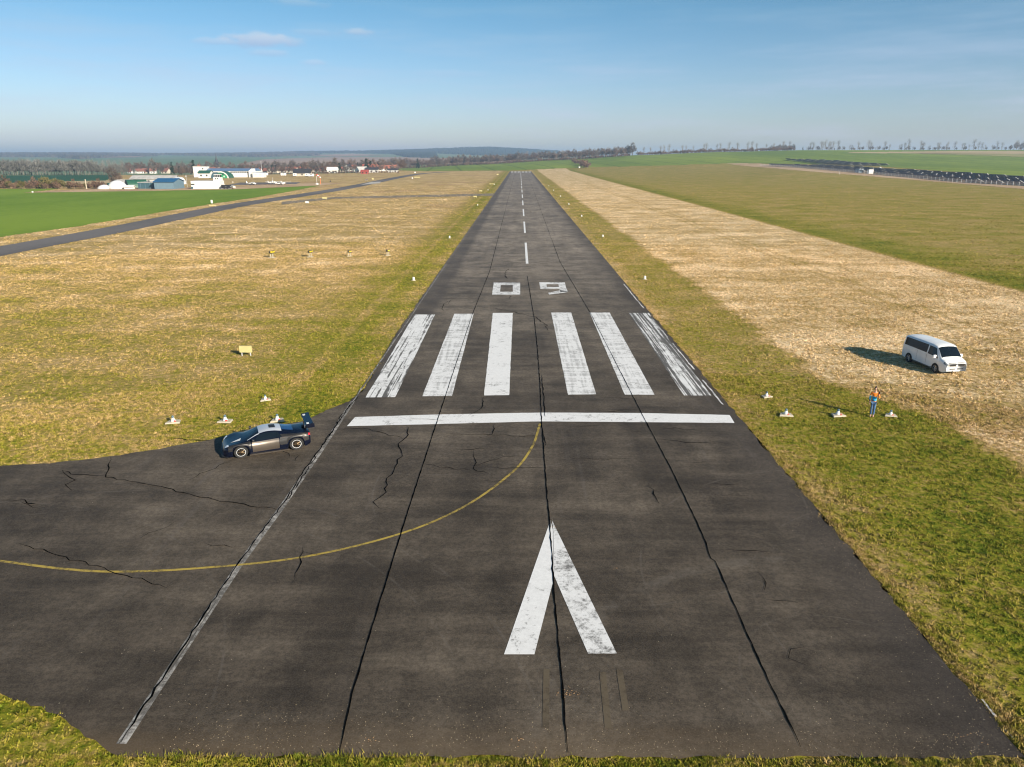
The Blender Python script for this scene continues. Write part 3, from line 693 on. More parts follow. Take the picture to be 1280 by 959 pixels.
firs = [(211, 700, .9, 'dark conifer left of the office block, the shorter one'), (238.5, 680, 1.12, 'tall dark conifer rising just behind the white office block'), (220, 660, .7, 'low conifer between the blue hangar and the office block'), (375, 800, .65, 'small conifer behind the dark roofed house'), (423, 760, .8, 'conifer left of the white village house'), (431.5, 800, .7, 'conifer beside the dark roofed village house'),
        (457, 780, 1.15, 'largest dark conifer above the village red roofs'), (462.5, 800, 1.0, 'second dark conifer touching the largest one'), (486, 1000, .85, 'pointed conifer at the right end of the village'), (496.5, 1060, .9, 'pointed conifer just past the village'), (521.5, 1150, 1.3, 'dark conifer standing in the long treeline'), (346, 900, .8, 'broad conifer left of the orange roofs'), (338, 860, .95, 'dark conifer right of the long white hangar'), (446, 820, .8, 'conifer between two red roofs')]
for x, Y, s, l in firs: plant('fir', x, Y, s, l, None)
plant('round', 297.5, 800, .95, 'round dense tree above the long white hangar roof', None); plant('round', 276, 820, .9, 'dark bare tree right of the church tower', None)
# long treeline closing the field ahead
x = 488
while x < 788:
    plant('round', x, rt.uniform(1290, 1345), rt.uniform(1.15, 1.4) if x > 600 else rt.uniform(.95, 1.5), 'bare brown tree in the long treeline behind the green field', 'bare trees of the long treeline'); plant('bush', x, rt.uniform(1270, 1285), rt.uniform(1.1, 1.7), 'low brown undergrowth bush below the long treeline', 'undergrowth bushes of the long treeline', 'bush'); x += rt.uniform(2.0, 3.1)
for x in np.arange(560, 985, 9.0):
    plant('poplar', x+rt.uniform(-4, 4), rt.uniform(1330, 1400), rt.uniform(.85, 1.1), 'tall slender bare tree rising above the treeline hedge', 'slender trees of the long treeline')
plant('round', 790, 1310, 1.75, 'large lone round tree standing taller than the treeline', None)
x = 797
while x < 992:
    plant('bush', x, rt.uniform(1290, 1315), rt.uniform(1.2, 2.2), 'low brown bush in the hedge along the top of the green field', 'brown bushes of the far hedge', 'bush'); x += rt.uniform(2.0, 3.2)
x = 975
for i in range(9): plant('round', 962+i*3.4, 1350, rt.uniform(.6, .95), 'bare tree at the right end of the hedge on the crest', 'bare trees at the hedge end')
plant('fir', 1001, 1385, .55, 'small dark conifer alone on the green crest', None)
x = 1006
while x < 1300:
    if not 1112 < x < 1118:
        plant('poplar', x, rt.uniform(1410, 1440), rt.choice([.5, .65, .8, 1.0, 1.2]), 'slender bare roadside tree on the green crest', 'slender roadside trees on the crest', dz=-1.2)
    if rt.random() < .6: plant('round', x+2, 1420, rt.uniform(.4, .75), 'small rounded bare tree on the green crest', 'small round trees on the crest')
    x += rt.choice([1.6, 2.2, 3.0, 4.0, 6, 9])
for x, s in ((1251, .7), (1257, .95), (1264, 1.25), (1271, 1.15), (1277, .95), (1284, .9)): plant('round', x, 1455, s, 'bare tree in the dark clump at the right end of the crest', 'clump of trees at the far right')
for i in range(13):
    f = i/12; plant('bush', 716+f*17+rt.uniform(-1.5, 1.5), 1130-f*240, 1.5+1.1*f, 'dense brown bush in the short row running into the green field', 'bushes of the short row', 'bush')
def wood(name, polys, n, r0, r1, label, m):
    rg = np.random.default_rng(n); V_ = []; Fc = []
    for poly in polys:
        sel = np.where(QF & inpoly(QPX, QPY, poly) & (QR > r0) & (QR < r1))[0]
        if len(sel) == 0: continue
        pick = rg.choice(sel, n)
        for k in pick:
            q = V[quads[k]]; a, b_ = rg.random(2); c_ = (q[0]*(1-a)+q[1]*a)*(1-b_)+(q[3]*(1-a)+q[2]*a)*b_
            s = rg.uniform(5, 9); h = rg.uniform(7, 14); z = c_[2]-1; base = len(V_)
            for j in range(5):
                t_ = j*1.2566+rg.uniform(0, .6); V_.append((c_[0]+s*math.cos(t_), c_[1]+s*math.sin(t_), z))
            for j in range(5):
                t_ = j*1.2566+.6; V_.append((c_[0]+s*.8*math.cos(t_), c_[1]+s*.8*math.sin(t_), z+h*rg.uniform(.55, .8)))
            V_.append((c_[0], c_[1], z+h))
            for j in range(5):
                j2 = (j+1) % 5; Fc += [(base+j, base+j2, base+5+j), (base+j2, base+5+j2, base+5+j), (base+5+j, base+5+j2, base+10)]
    o = fast_mesh(name, V_, Fc, m); tag(o, label, 'wood', kind='stuff')
m_wd = foliage_mat('far bare wood', (.035, .035, .035), (.085, .07, .06)); m_wc = foliage_mat('far conifer wood', (.010, .022, .020), (.02, .04, .03))
wood('wood', [[(-200, 187), (60, 187), (120, 187), (200, 190), (196, 195.5), (150, 196), (100, 199), (60, 196.5), (-200, 197)]], 4200, 2800, 5600, 'far off wood covering the low hill at the left', m_wd)
wood('wood', [[(200, 189), (390, 188), (400, 194.5), (320, 196.5), (200, 194)]], 2600, 2800, 5600, 'thin far wood along the hill above the village', m_wd)
wood('wood', [[(370, 184), (545, 184), (545, 198), (510, 197), (490, 192.5), (430, 191.5), (370, 193)]], 3600, 2800, 5600, 'dark conifer wood on the middle hill', m_wc)
wood('wood', [[(545, 183), (700, 185), (700, 195), (600, 194.5), (545, 192)]], 3600, 2800, 5600, 'dark conifer wood on the highest hill ahead', m_wc)

# ================================================================ buildings
w_white = mat('white rendered wall', (.66, .65, .62), .8, .04, .6); w_grey = mat('grey wall', (.42, .42, .41), .8, .06, .6); w_teal = mat('dark teal cladding', (.035, .085, .11), .6, .1, .8)
w_bluegrey = mat('blue grey cladding', (.12, .19, .24), .6, .06, .8); r_blue = mat('blue metal roof', (.02, .10, .22), .45, .1, .6); r_palebl = mat('pale blue roof', (.11, .18, .30), .45, .1, .6)
r_grey = mat('weathered grey roof', (.38, .37, .36), .8, .15, .5); r_green = mat('dark green metal roof', (.02, .09, .055), .5, .15, .8); r_red = mat('orange red tiles', (.25, .090, .058), .8, .2, 1.2)
r_brick = mat('dull red tiles', (.19, .080, .060), .8, .2, 1.2); r_dark = mat('dark slate', (.035, .035, .04), .6, .2, 1.2); g_dark = mat('dark glass', (.02, .025, .03), .12, .1, 1); w_cream = mat('cream wall', (.46, .41, .34), .8, .06, .8)
w_red = mat('bright red boards', (.30, .055, .04), .6, .1, 1); g_green = mat('bright green door', (.02, .24, .10), .6, .1, 1); m_steel = mat('galvanised steel', (.58, .60, .62), .5, .15, 2, metal=.2)
m_plas = mat('glossy white shell', (.70, .70, .69), .3, .03, 1); m_rub = mat('black rubber', (.015, .015, .015), .8, .2, 4); m_blk = mat('matt black', (.012, .012, .014), .55, .2, 3)
m_yelp = mat('pale yellow board', (.50, .44, .20), .6, .05, 2); m_yelb = mat('bright yellow', (.80, .60, .02), .5, .05, 2); m_conc = mat('pale concrete', (.44, .39, .30), .85, .12, 4); m_orng = mat('signal orange', (.75, .18, .04), .5, .1, 3)
m_redp = mat('red plastic', (.50, .06, .04), .4, .05, 3)
def house(px, Y, L, Wd, hw, hr, rz, wall, roof, label, group=None, chim=True, wins=True, name='house', cat='house', z=None):
    o = empty(name, AT(px, Y, -.1) if z is None else z, rz, label=label, cat=cat, group=group)
    MB().poly([(-L/2, -Wd/2, -1), (L/2, -Wd/2, -1), (L/2, Wd/2, -1), (-L/2, Wd/2, -1), (-L/2, -Wd/2, hw), (L/2, -Wd/2, hw), (L/2, Wd/2, hw), (-L/2, Wd/2, hw), (-L/2, 0, hw+hr-.05), (L/2, 0, hw+hr-.05)],
              [(0, 1, 5, 4), (2, 3, 7, 6), (1, 2, 6, 9, 5), (3, 0, 4, 8, 7)]).build('wall', wall, o)
    e = .5; k = hr/(Wd/2); r = MB(); t_ = .18
    for s in (-1, 1):
        a = [(-L/2-e, s*(Wd/2+e), hw-k*e), (L/2+e, s*(Wd/2+e), hw-k*e), (L/2+e, 0, hw+hr), (-L/2-e, 0, hw+hr)]
        a2 = [(x, y_, z_+t_) for x, y_, z_ in a]; q = [(0, 1, 2, 3), (4, 5, 6, 7), (0, 1, 5, 4), (1, 2, 6, 5), (3, 0, 4, 7)]
        r.poly(a+a2, q)
    rf = r.build('roof', roof, o)
    if chim: MB().box((L*.2, Wd*.12, hw+hr+.3), (.6, .6, 1.6)).build('chimney', r_brick, rf)
    if wins:
        for s in (-1, 1):
            for i in range(max(2, int(L/4))):
                x = -L/2+(i+.5)*L/max(2, int(L/4)); w = MB().box((x, s*(Wd/2+.02), hw*.52), (1.1, .1, 1.2)).build('window', g_dark, o)
    return o
rh = random.Random(9)
vil = [(284, 1010), (291, 1020), (299, 1000), (306, 1010), (313, 990), (320, 985), (262, 960), (256, 980), (249, 990), (353, 940), (378, 930), (389, 960), (394, 980), (411, 960), (418, 980), (404, 1000), (425, 1000), (331, 1010), (397, 900), (435, 890), (441, 930), (477, 930), (474, 980), (468, 1010), (482, 990), (270, 1000), (277, 990), (449, 1000), (384, 1010), (368, 980), (187, 960), (178, 980), (168, 970), (159, 990), (203, 960)]
vil += [(336, 960), (342, 930), (348, 990), (364, 900), (372, 960), (399, 940), (407, 900), (421, 940), (429, 960), (444, 960), (456, 900), (467, 920), (488, 940), (493, 960), (281, 940), (303, 930), (310, 950), (266, 930)]
for i, (px, Y) in enumerate(vil):
    Y *= .92
    dull = px < 330
    house(px, Y, rh.uniform(6.5, 11), rh.uniform(6, 8), rh.uniform(2.4, 3.8), rh.uniform(2.4, 3.6), rh.uniform(-.5, .5) if rh.random() < .6 else rh.uniform(1.1, 2), rh.choice([w_white, w_cream, w_cream]), r_brick if (dull or i % 3 == 0) else r_red,
          'small village house with a dull red tiled roof' if (dull or i % 3 == 0) else 'small village house with a bright orange tiled roof', 'dull red roofed village houses' if (dull or i % 3 == 0) else 'orange roofed village houses')
house(461.5, 800, 15, 9, 3.6, 4.0, .15, w_white, mat('vivid red tiles', (.32, .08, .055), .7, .12, 1), 'large village house with a vivid red roof below the two dark conifers')
house(478, 830, 9, 8, 3.2, 3.2, .1, w_white, r_red, 'house with a red roof right of the vivid red roofed one')
house(440, 850, 10, 8, 3.8, 3.4, -.2, w_white, r_red, 'red roofed white house left of the dark conifers'); house(434, 790, 7, 6, 5.5, 3.0, 1.3, w_white, r_dark, 'narrow tall white gable house with a dark roof')
house(414.5, 760, 11, 7, 3.4, 2.4, .1, w_white, w_white, 'bright white low house at the left of the village'); house(359, 880, 8, 7, 3.0, 2.6, .1, w_white, r_palebl, 'village house with a light blue roof between orange roofs')
house(451, 760, 11, 7, 2.6, 3.2, .8, w_white, r_grey, 'white house with a steep pale roof behind the red shed'); house(454.5, 690, 6.5, 5, 2.2, 1.4, .1, w_red, w_red, 'small bright red shed at the edge of the airfield', chim=False, name='shed', cat='shed')
house(464, 760, 12, 8, 3.0, 2.0, .1, w_grey, r_dark, 'long house with a black roof under the vivid red roof'); house(490, 760, 10, 6, 2.4, 1.2, .1, w_grey, r_dark, 'low dark shed at the right end of the village', name='shed', cat='shed', chim=False)
house(376, 600, 13, 9, 2.6, 3.0, .15, w_cream, r_dark, 'dark roofed open fronted house beside the windsock')
for px, Y, l in ((365.8, 590, 'white caravan left of the dark roofed house'), (381, 585, 'white caravan right of the dark roofed house'), (386.5, 575, 'wide white caravan nearest the windsock'), (351.5, 600, 'long pale trailer between the hangar and the dark roofed house'), (328.5, 610, 'small white caravan right beside the long white hangar')):
    o = empty('caravan', AT(px, Y), .15, label=l, cat='caravan'); L = 4.2 if 'long' in l or 'wide' in l else 2.8
    MB().box((0, 0, 1.35), (L, 2.1, 1.9)).build('body', m_plas, o, bevel=.2); MB().box((0, -1.06, 1.6), (L*.4, .05, .5)).build('window', g_dark, o)
    for s in (-.5, .5): MB().tube([(s, -1.0, .32), (s, 1.0, .32)], .32, 10).build('wheel', m_rub, o)
# church
o = empty('church', AT(268.5, 1050), .2, label='church tower with a dark pointed spire behind the long hangar', cat='church')
MB().box((0, 0, 6), (5, 5, 14)).build('tower', r_dark, o); MB().lathe([(3.9, 12.5), (2.6, 14.5), (1.9, 15.5), (2.1, 16.2), (1.0, 18), (.35, 22), (.05, 26)], 8).build('spire', r_dark, o)
MB().box((9, 0, 3), (14, 8, 8)).build('nave', w_cream, o)
for s in (-1, 1): MB().box((s*1.2, -2.53, 10.5), (.8, .1, 1.8)).build('window', g_dark, o)
# office block at the left end of the long hangar
o = empty('office_block', AT(246, 560), .10, label='tall plain white office block at the left end of the long hangar', cat='building')
MB().box((0, 4, 3.4), (9.2, 9, 8.6)).build('wall', mat('pale grey white render', (.62, .61, .58), .8, .05, .5), o); MB().box((0, 4, 7.85), (9.6, 9.4, .3)).build('roof', r_grey, o)
for z in (1.6, 4.0, 6.2): MB().box((2.4, -.52, z), (1.0, .1, .9)).build('window', g_dark, o)
MB().box((-1.5, 4, 8.5), (1.8, 1.6, 1.1)).build('roof_box', r_red, o)
# long white hangar with blue roof
o = empty('hangar', AT(283, 560), .05, label='long white hangar with a shallow blue roof and a white gabled end', cat='hangar')
Lh = 40; MB().box((0, 7, 1.9), (Lh, 14, 5.0)).build('wall', w_white, o)
MB().poly([(-Lh/2, -.4, 4.5), (Lh/2, -.4, 4.5), (Lh/2, 7, 6.4), (-Lh/2, 7, 6.4), (Lh/2, 14.4, 4.5), (-Lh/2, 14.4, 4.5)], [(0, 1, 2, 3), (3, 2, 4, 5), (1, 4, 2), (0, 3, 5)]).build('roof', r_palebl, o)
for i in range(12): MB().box((1.5+i*1.35, -.03, 3.7), (1.0, .1, .8)).build('window', g_dark, o)
MB().poly([(15, -2, -1), (19.6, -2, -1), (19.6, -2, 4.6), (17.3, -2, 6.3), (15, -2, 4.6), (15, 6, -1), (19.6, 6, -1), (19.6, 6, 4.6), (17.3, 6, 6.3), (15, 6, 4.6)], [(0, 1, 2, 3, 4), (1, 6, 7, 2), (5, 0, 4, 9), (4, 3, 8, 9), (3, 2, 7, 8)]).build('gable', w_white, o)
MB().box((19.0, -2.03, 1.4), (.8, .1, 2.8)).build('door', g_dark, o)
o = empty('annex', AT(319.5, 556), .05, label='low white flat annex at the right end of the long hangar', cat='building')
MB().box((0, 3, 1.4), (8.4, 6, 4)).build('wall', w_white, o); MB().box((0, 3, 3.5), (8.6, 6.2, .2)).build('roof', r_palebl, o)
for s in (-2, 1.5): MB().box((s, -.03, 1.9), (1.8, .08, .7)).build('window', w_grey, o)
def arched(name, loc, rz, Rd, Hh, L, shell, face, label, cat, ring=None):
    o = empty(name, loc, rz, label=label, cat=cat); n = 14
    pr = [(Rd*math.cos(math.pi*i/n), Hh*math.sin(math.pi*i/n)) for i in range(n+1)]
    b = MB(); b.poly([(x, 0, z) for x, z in pr]+[(x, L, z) for x, z in pr], [(i, i+1, i+2+n, i+1+n) for i in range(n)]+[tuple(range(n+1, 2*n+2))]); b.build('shell', shell, o, smooth=False)
    MB().poly([(x*.97, -.02, z*.97) for x, z in pr], [tuple(range(n+1))]).build('front', face, o)
    if ring:
        q = MB(); q.poly([(x*1.03, -.4, z*1.03) for x, z in pr]+[(x*.88, -.4, z*.88) for x, z in pr], [(i, i+1, i+2+n, i+1+n) for i in range(n)]); q.build('rim', ring, o)
    return o
o = arched('arched_hangar', AT(271.5, 535), .05, 5.6, 4.6, 12, r_green, g_green, 'arched hangar with a green front and white rim before the long hangar', 'hangar', w_white)
for s in (-2.5, 0, 2.5): MB().box((s, -.1, 1.2), (.8, .1, 1)).build('window', w_white, o)
MB().box((0, -.12, 2.9), (5.5, .1, .7)).build('fanlight', g_dark, o)
arched('arched_hangar', AT(264.5, 530), .05, 3.0, 4.2, 8, r_green, w_teal, 'narrow dark green arched hangar left of the white rimmed one', 'hangar')
house(253, 545, 8, 8, 3.6, 1.6, .05, w_white, r_green, 'white shed with a green roof between the office block and arched hangar', chim=False, name='shed', cat='shed')
# group around the white dome
d_ = empty('dome_hangar', AT(138.5, 352), 0, label='large white half round dome hangar', cat='hangar')
MB().lathe([(4.2, -.3), (4.15, .8), (3.8, 1.8), (3.1, 2.7), (2.1, 3.4), (1.0, 3.8), (.1, 3.9)], 20).build('shell', m_plas, d_, smooth=True); MB().lathe([(4.35, -.3), (4.35, .15), (4.1, .16)], 20).build('base_ring', m_conc, d_)
d_ = empty('dome_hangar', AT(121.5, 350), 0, label='small low white dome left of the large dome hangar', cat='hangar')
MB().lathe([(3.2, -.3), (3.0, .6), (2.3, 1.3), (1.3, 1.8), (.1, 2.0)], 16).build('shell', m_plas, d_, smooth=True); MB().lathe([(3.3, -.3), (3.3, .12), (3.1, .13)], 16).build('base_ring', m_conc, d_)
arched('arched_hangar', AT(150, 366), -.9, 4.2, 3.8, 9, r_green, r_green, 'dark green round roofed hangar just right of the white dome', 'hangar'); arched('arched_hangar', AT(126, 362), -.9, 2.6, 2.4, 7, r_green, r_green, 'small green round roofed shelter behind the small dome', 'shelter')
house(153.5, 350, 3.6, 3, 1.1, .6, .1, w_white, m_plas, 'low white tent right of the large dome', chim=False, wins=False, name='tent', cat='tent')
house(148, 392, 8, 5, 1.9, 1.2, .1, w_cream, r_grey, 'pale grey roofed shed behind the green round hangar', chim=False, name='shed', cat='shed')
o = empty('hangar', AT(180, 352), .03, label='low dark teal hangar with a pale flat roof', cat='hangar'); MB().box((0, 4, 1.1), (11.2, 8, 3.6)).build('wall', w_teal, o); MB().box((0, 4, 3.0), (11.5, 8.3, .25)).build('roof', r_grey, o)
for i in range(5): MB().box((-4.4+i*2.2, -.03, 1.2), (.12, .1, 3.2)).build('pilaster', w_bluegrey, o)
house(205, 354, 9.0, 12, 3.4, 1.4, .03, w_bluegrey, r_blue, 'blue roofed hangar with blue grey walls', chim=False, wins=False, name='hangar', cat='hangar')
house(188, 418, 24, 8, 3.0, 1.6, .02, w_grey, r_grey, 'long low shed with a weathered grey roof behind the blue hangar', chim=False, name='shed', cat='shed'); arched('arched_hangar', AT(211.5, 408), .0, 2.6, 3.8, 9, m_plas, w_white, 'narrow white rounded hangar end behind the blue roof', 'hangar')
# control building
o = empty('control_building', AT(251, 352), .05, label='white airfield control building with a small glazed tower on its right end', cat='building')
MB().box((0, 3, 1.5), (13.6, 6, 4)).build('wall', w_white, o, bevel=.12); MB().box((0, 3, 3.55), (13.8, 6.2, .15)).build('roof', m_plas, o)
MB().box((-5.9, -.04, 2.1), (1.6, .12, .5)).build('window', g_dark, o); MB().box((-6.4, -.05, .5), (1, .12, 1.0)).build('door', w_teal, o)
tw = MB().box((5.1, 3, 4.4), (3.2, 3.6, 1.7)).build('tower', w_white, o)
MB().box((5.2, 3, 5.8), (2.4, 2.8, 1.1)).build('cabin', g_dark, o); MB().box((5.2, 3, 6.45), (2.8, 3.2, .2)).build('cabin_roof', m_plas, o)
for s in (-1.2, -.4, .4, 1.2): MB().box((5.2+s, 1.56, 5.8), (.1, .1, 1.1)).build('mullion', m_plas, o)
for s in (4.6, 5.6): MB().box((s, 1.17, 4.6), (.5, .1, .6)).build('window', g_dark, o)
o = empty('trailer', AT(276, 350), .05, label='dark covered trailer parked right of the control building', cat='trailer'); MB().box((0, 1.2, 1.15), (4.0, 2.2, 1.5)).build('cover', m_blk, o, bevel=.1); MB().box((0, 1.2, .38), (4.4, 2.0, .12)).build('chassis', m_steel, o)
for s in (-.7, .7): MB().tube([(s, .1, .35), (s, 2.3, .35)], .34, 10).build('wheel', m_rub, o)
# light aircraft
def aircraft():
    o = empty('light_aircraft')
    MB().tube([(-3.6, 0, 1.15), (-1.5, 0, 1.1), (.2, 0, 1.1), (1.4, 0, 1.0), (2.4, 0, .9)], [.12, .3, .55, .5, .15], 12).build('fuselage', m_plas, o, smooth=True)
    MB().box((.5, 0, 1.65), (1.3, 9.6, .14)).build('wing', m_plas, o, bevel=.05); MB().box((-3.4, 0, 1.2), (.7, 2.8, .08)).build('tailplane', m_plas, o)
    MB().poly([(-3.9, -.05, 1.2), (-3.0, -.05, 1.2), (-3.5, -.05, 2.5), (-4.0, -.05, 2.5), (-3.9, .05, 1.2), (-3.0, .05, 1.2), (-3.5, .05, 2.5), (-4.0, .05, 2.5)], [(0, 1, 2, 3), (7, 6, 5, 4), (0, 4, 5, 1), (1, 5, 6, 2), (2, 6, 7, 3), (3, 7, 4, 0)]).build('tail_fin', m_plas, o)
    MB().box((.9, 0, 1.45), (.7, .8, .35)).build('canopy', g_dark, o, bevel=.1)
    for y_ in (-.8, .8): MB().tube([(.5, y_-.06, .25), (.5, y_+.06, .25)], .25, 10).build('wheel', m_rub, o)
    MB().tube([(1.9, 0, .85), (1.9, 0, .2)], .06, 6).build('nose_leg', m_steel, o)
    return o
ac = aircraft()
for i, (px, Y, rz, l) in enumerate(((335, 412, 1.3, 'leftmost small white aircraft parked on the distant apron'), (341, 414, 1.2, 'white aircraft second from the left on the distant apron'), (347, 400, .4, 'white aircraft seen side on in front of the parked row'), (351.5, 410, 1.3, 'rightmost white aircraft on the distant apron'), (284, 352, .5, 'white aircraft with raised tail beside the dark trailer'), (311, 402, .2, 'low white aircraft on the dark apron'))):
    a_ = ac if i == 0 else copy_tree(ac); a_.location = AT(px, Y, .06); a_.rotation_euler = (0, 0, rz); tag(a_, l, 'aircraft', 'light aircraft parked by the apron'); a_.scale = (.8, .8, .8)
def pole(px, Y, h, r, label, name='pole', m=m_steel, cat='pole', top=None):
    o = empty(name, AT(px, Y), 0, label=label, cat=cat); MB().tube([(0, 0, -.1), (0, 0, h)], [r, r*.7], 8).build('post', m, o)
    if top: MB().box((0, 0, h+.15), (top, .3, .3)).build('head', m_plas, o)
    else: MB().lathe([(r*1.8, -.05), (r*1.8, .15), (r, .16)], 8).build('foot', m_conc, o)
    return o
pole(98.5, 352, 4.4, .28, 'thick pale post standing before the left hedge', m=m_conc); pole(227.5, 372, 5.2, .07, 'thin pale flagpole left of the control building', top=.6); pole(324.5, 640, 11, .12, 'tall thin mast behind the white annex', top=.8, name='mast', cat='mast'); pole(337.5, 425, 3.4, .09, 'thin yellowish post among the parked aircraft')
pole(36.5, 356, 2.2, .25, 'short orange brown post at the hedge foot', m=m_orng); pole(1050, 560, 2.2, .12, 'short white post in front of the solar fence', m=m_plas)
o = empty('windsock', AT(393, 410), 0, label='red and white windsock on its mast', cat='windsock'); MB().tube([(0, 0, -.1), (0, 0, 5.4)], [.09, .06], 8).build('mast', m_plas, o); MB().lathe([(.8, -.05), (.8, .5), (.7, .6)], 8).build('base', m_plas, o)
for i in range(4):
    f0, f1 = i/4, (i+1)/4; MB().tube([(.1+f0*2.2, 0, 5.3-f0*1.7), (.1+f1*2.2, 0, 5.3-f1*1.7)], [.48-.18*f0, .48-.18*f1], 10).build('sock_band', m_redp if i % 2 == 0 else m_plas, o)
pole(397.5, 412, 3.9, .14, 'orange post right beside the windsock', m=m_orng)
# sundry small marker boards in the far grass
def board(px, py, w, h, label, m=m_yelp, name='marker_board', Y=None):
    if py < 300: w *= .65; h *= .6
    if Y is None: gx, gy = G(px, py); loc = (gx, gy, 0)
    else: loc = AT(px, Y)
    o = empty(name, loc, 0, label=label, cat='marker board'); MB().box((0, 0, .28+h/2), (w, .12, h)).build('panel', m, o)
    for s in (-w*.35, w*.35): MB().box((s, .02, .14), (.06, .06, .3)).build('leg', m_steel, o)
    return o
for a in ((308, 445, .92, .50, 'pale yellow board on legs alone in the left grass'), (406, 249.5, 2.6, .9, 'wide bright yellow board beside the side taxiway'), (384, 255, 1.6, .9, 'white board at the mouth of the side taxiway', m_plas), (594, 247.2, 1.9, .6, 'yellow board where the side taxiway meets the runway'), (601, 240, 1.9, .6, 'second yellow board just past the side taxiway'),
          (622, 219, 2.4, 1.2, 'yellow board near the far end of the runway'), (615, 231, 4.5, .5, 'long low yellow board left of the far runway'), (521.5, 222.6, 6.5, 1.0, 'long yellow board beyond the taxiway bend'), (515.5, 224, 1.2, 1.4, 'small white board left of the long yellow one', m_plas), (266, 258.5, 3.4, .5, 'long pale board at the edge of the bright crop', m_yelp), (265, 255, .9, 1.6, 'upright white board behind the long pale one', m_plas),
          (458, 226, 2.6, 1.5, 'brown board beyond the taxiway', m_bark), (466, 225, 1.8, 1.6, 'yellow board beyond the taxiway, right of the brown one'), (1133, 223, 1.2, .8, 'small white board before the solar fence', m_plas), (41, 241.5, 1.0, .8, 'tiny white board at the tip of the sandy strip', m_plas), (291, 229, 1.2, 1.0, 'small cream board by the dark apron', w_cream), (413, 228, 1.0, 1.2, 'dark board in the grass right of the windsock', m_blk)): board(*a)
for px, Y, w, l in ((724.5, 905, 1.8, 'white box at the foot of the short bush row'), (1117, 640, 1.8, 'small white cabinet in the green field above the solar panels'), (1100, 690, 1.5, 'smaller white cabinet on the sandy track'), (1061, 820, 1.6, 'white cabinet at the head of the sandy track'), (518, 720, 1.3, 'white box at the right end of the village field')):
    o = empty('utility_cabinet', AT(px, Y), 0, label=l, cat='cabinet'); MB().box((0, 0, w*.4), (w, w*.7, w*.85)).build('body', m_plas, o, bevel=.05); MB().box((0, 0, w*.85), (w*1.1, w*.8, .12)).build('lid', m_conc, o)
# ================================================================ solar park
m_pv = mat('navy solar cells', (.008, .045, .150), .30, .2, .8, spec=.4); m_pvb = mat('dark panel back', (.02, .03, .055), .5, .15, .8)
def solar_table(L=18):
    o = empty('solar_table'); tl = 1.05; hi = 2.5
    b = MB(); nx = 6
    for i in range(nx):
        y0 = -L/2+i*L/nx+.04; y1 = -L/2+(i+1)*L/nx-.04
        b.poly([(-1.9, y0, hi), (1.9, y0, .75), (1.9, y1, .75), (-1.9, y1, hi), (-1.93, y0, hi-.06), (1.87, y0, .69), (1.87, y1, .69), (-1.93, y1, hi-.06)], [(0, 1, 2, 3), (7, 6, 5, 4), (0, 4, 5, 1), (1, 5, 6, 2), (2, 6, 7, 3), (3, 7, 4, 0)])
    b.build('panel', m_pv, o)
    for i in range(4):
        y0 = -L/2+2+i*(L-4)/3; MB().box((-1.3, y0, 1.05), (.12, .12, 2.3)).tube([(-1.3, y0, .5), (1.2, y0, 1.0)], .05, 5).tube([(-1.97, y0, 2.36), (1.8, y0, .68)], .09, 5).build('frame', m_steel, o)
    gl = MB()
    for y0 in (-L/2, L/2-.2): gl.poly([(-1.98, y0, hi-.04), (1.9, y0, .70), (1.9, y0+.16, .70), (-1.98, y0+.16, hi-.04), (-1.98, y0, hi+.10), (1.9, y0, .84), (1.9, y0+.16, .84), (-1.98, y0+.16, hi+.10)], [(4, 5, 6, 7), (0, 4, 7, 3), (0, 1, 5, 4), (2, 3, 7, 6)])
    gl.build('end_glint', m_plas, o)  # white bars added to stand for sun glints on the frame ends
    return o
st_, first = solar_table(), True
nt = 0
for r_ in range(7):
    X0 = 268+r_*8.5; Y1 = 800-r_*34 if r_ < 3 else 730-(r_-3)*60
    y_ = 372+ (r_ % 2)*4
    while y_ < Y1:
        if not (r_ == 0 and 560 < y_ < 585):
            o = st_ if first else copy_tree(st_); first = False; o.location = (X0, y_, hz(X0, y_)); nt += 1
            tag(o, 'dark blue solar panel table on steel frames in the rows behind the long fence', 'solar panels', 'solar panel tables of the solar park')
        y_ += 18.6
for r_ in range(5):
    y_ = 760
    while y_ < 930-r_*10:
        X0 = 330+r_*9; o = copy_tree(st_); o.location = (X0, y_, hz(X0, y_)); tag(o, 'dark blue solar panel table in the raised group behind the sandy track', 'solar panels', 'solar panel tables of the upper group'); y_ += 18.6
fn = empty('solar_fence', (262, 560, 0), 0, label='long grey wire fence on steel posts in front of the solar panels', cat='fence')
for i in range(98):
    y_ = 366+i*4.7; z = hz(262, y_); MB().box((0, y_-560, z+1.0), (.11, .11, 2.2)).build('post', m_steel, fn)
b = MB()
for i in range(97):
    y_ = 366+i*4.7
    for k in range(7):
        zz = .15+k*.3; z0, z1 = hz(262, y_)+zz, hz(262, y_+4.7)+zz; b.poly([(-.02, y_-560, z0), (.02, y_+4.7-560, z1), (.02, y_+4.7-560, z1+.045), (-.02, y_-560, z0+.045)], [(0, 1, 2, 3)])
b.build('wire', m_steel, fn)
o = empty('transformer_cabin', (266.5, 573, hz(266, 573)), .0, label='white transformer cabin standing in the solar fence line', cat='cabin'); MB().box((0, 0, 1.5), (3.4, 3, 3.2)).build('body', m_plas, o); MB().box((0, 0, 3.15), (3.7, 3.3, .14)).build('roof', m_conc, o); MB().box((-1.72, -.4, 1.3), (.05, 1, 2)).build('door', w_grey, o)
o = empty('transformer_cabin', (266.5, 592, hz(266, 592)), .0, label='blue grey steel cabin left of the white transformer cabin', cat='cabin'); MB().box((0, 0, 1.4), (3.2, 8, 2.6)).build('body', w_bluegrey, o); MB().box((0, 0, 2.75), (3.4, 8.2, .12)).build('roof', m_steel, o)
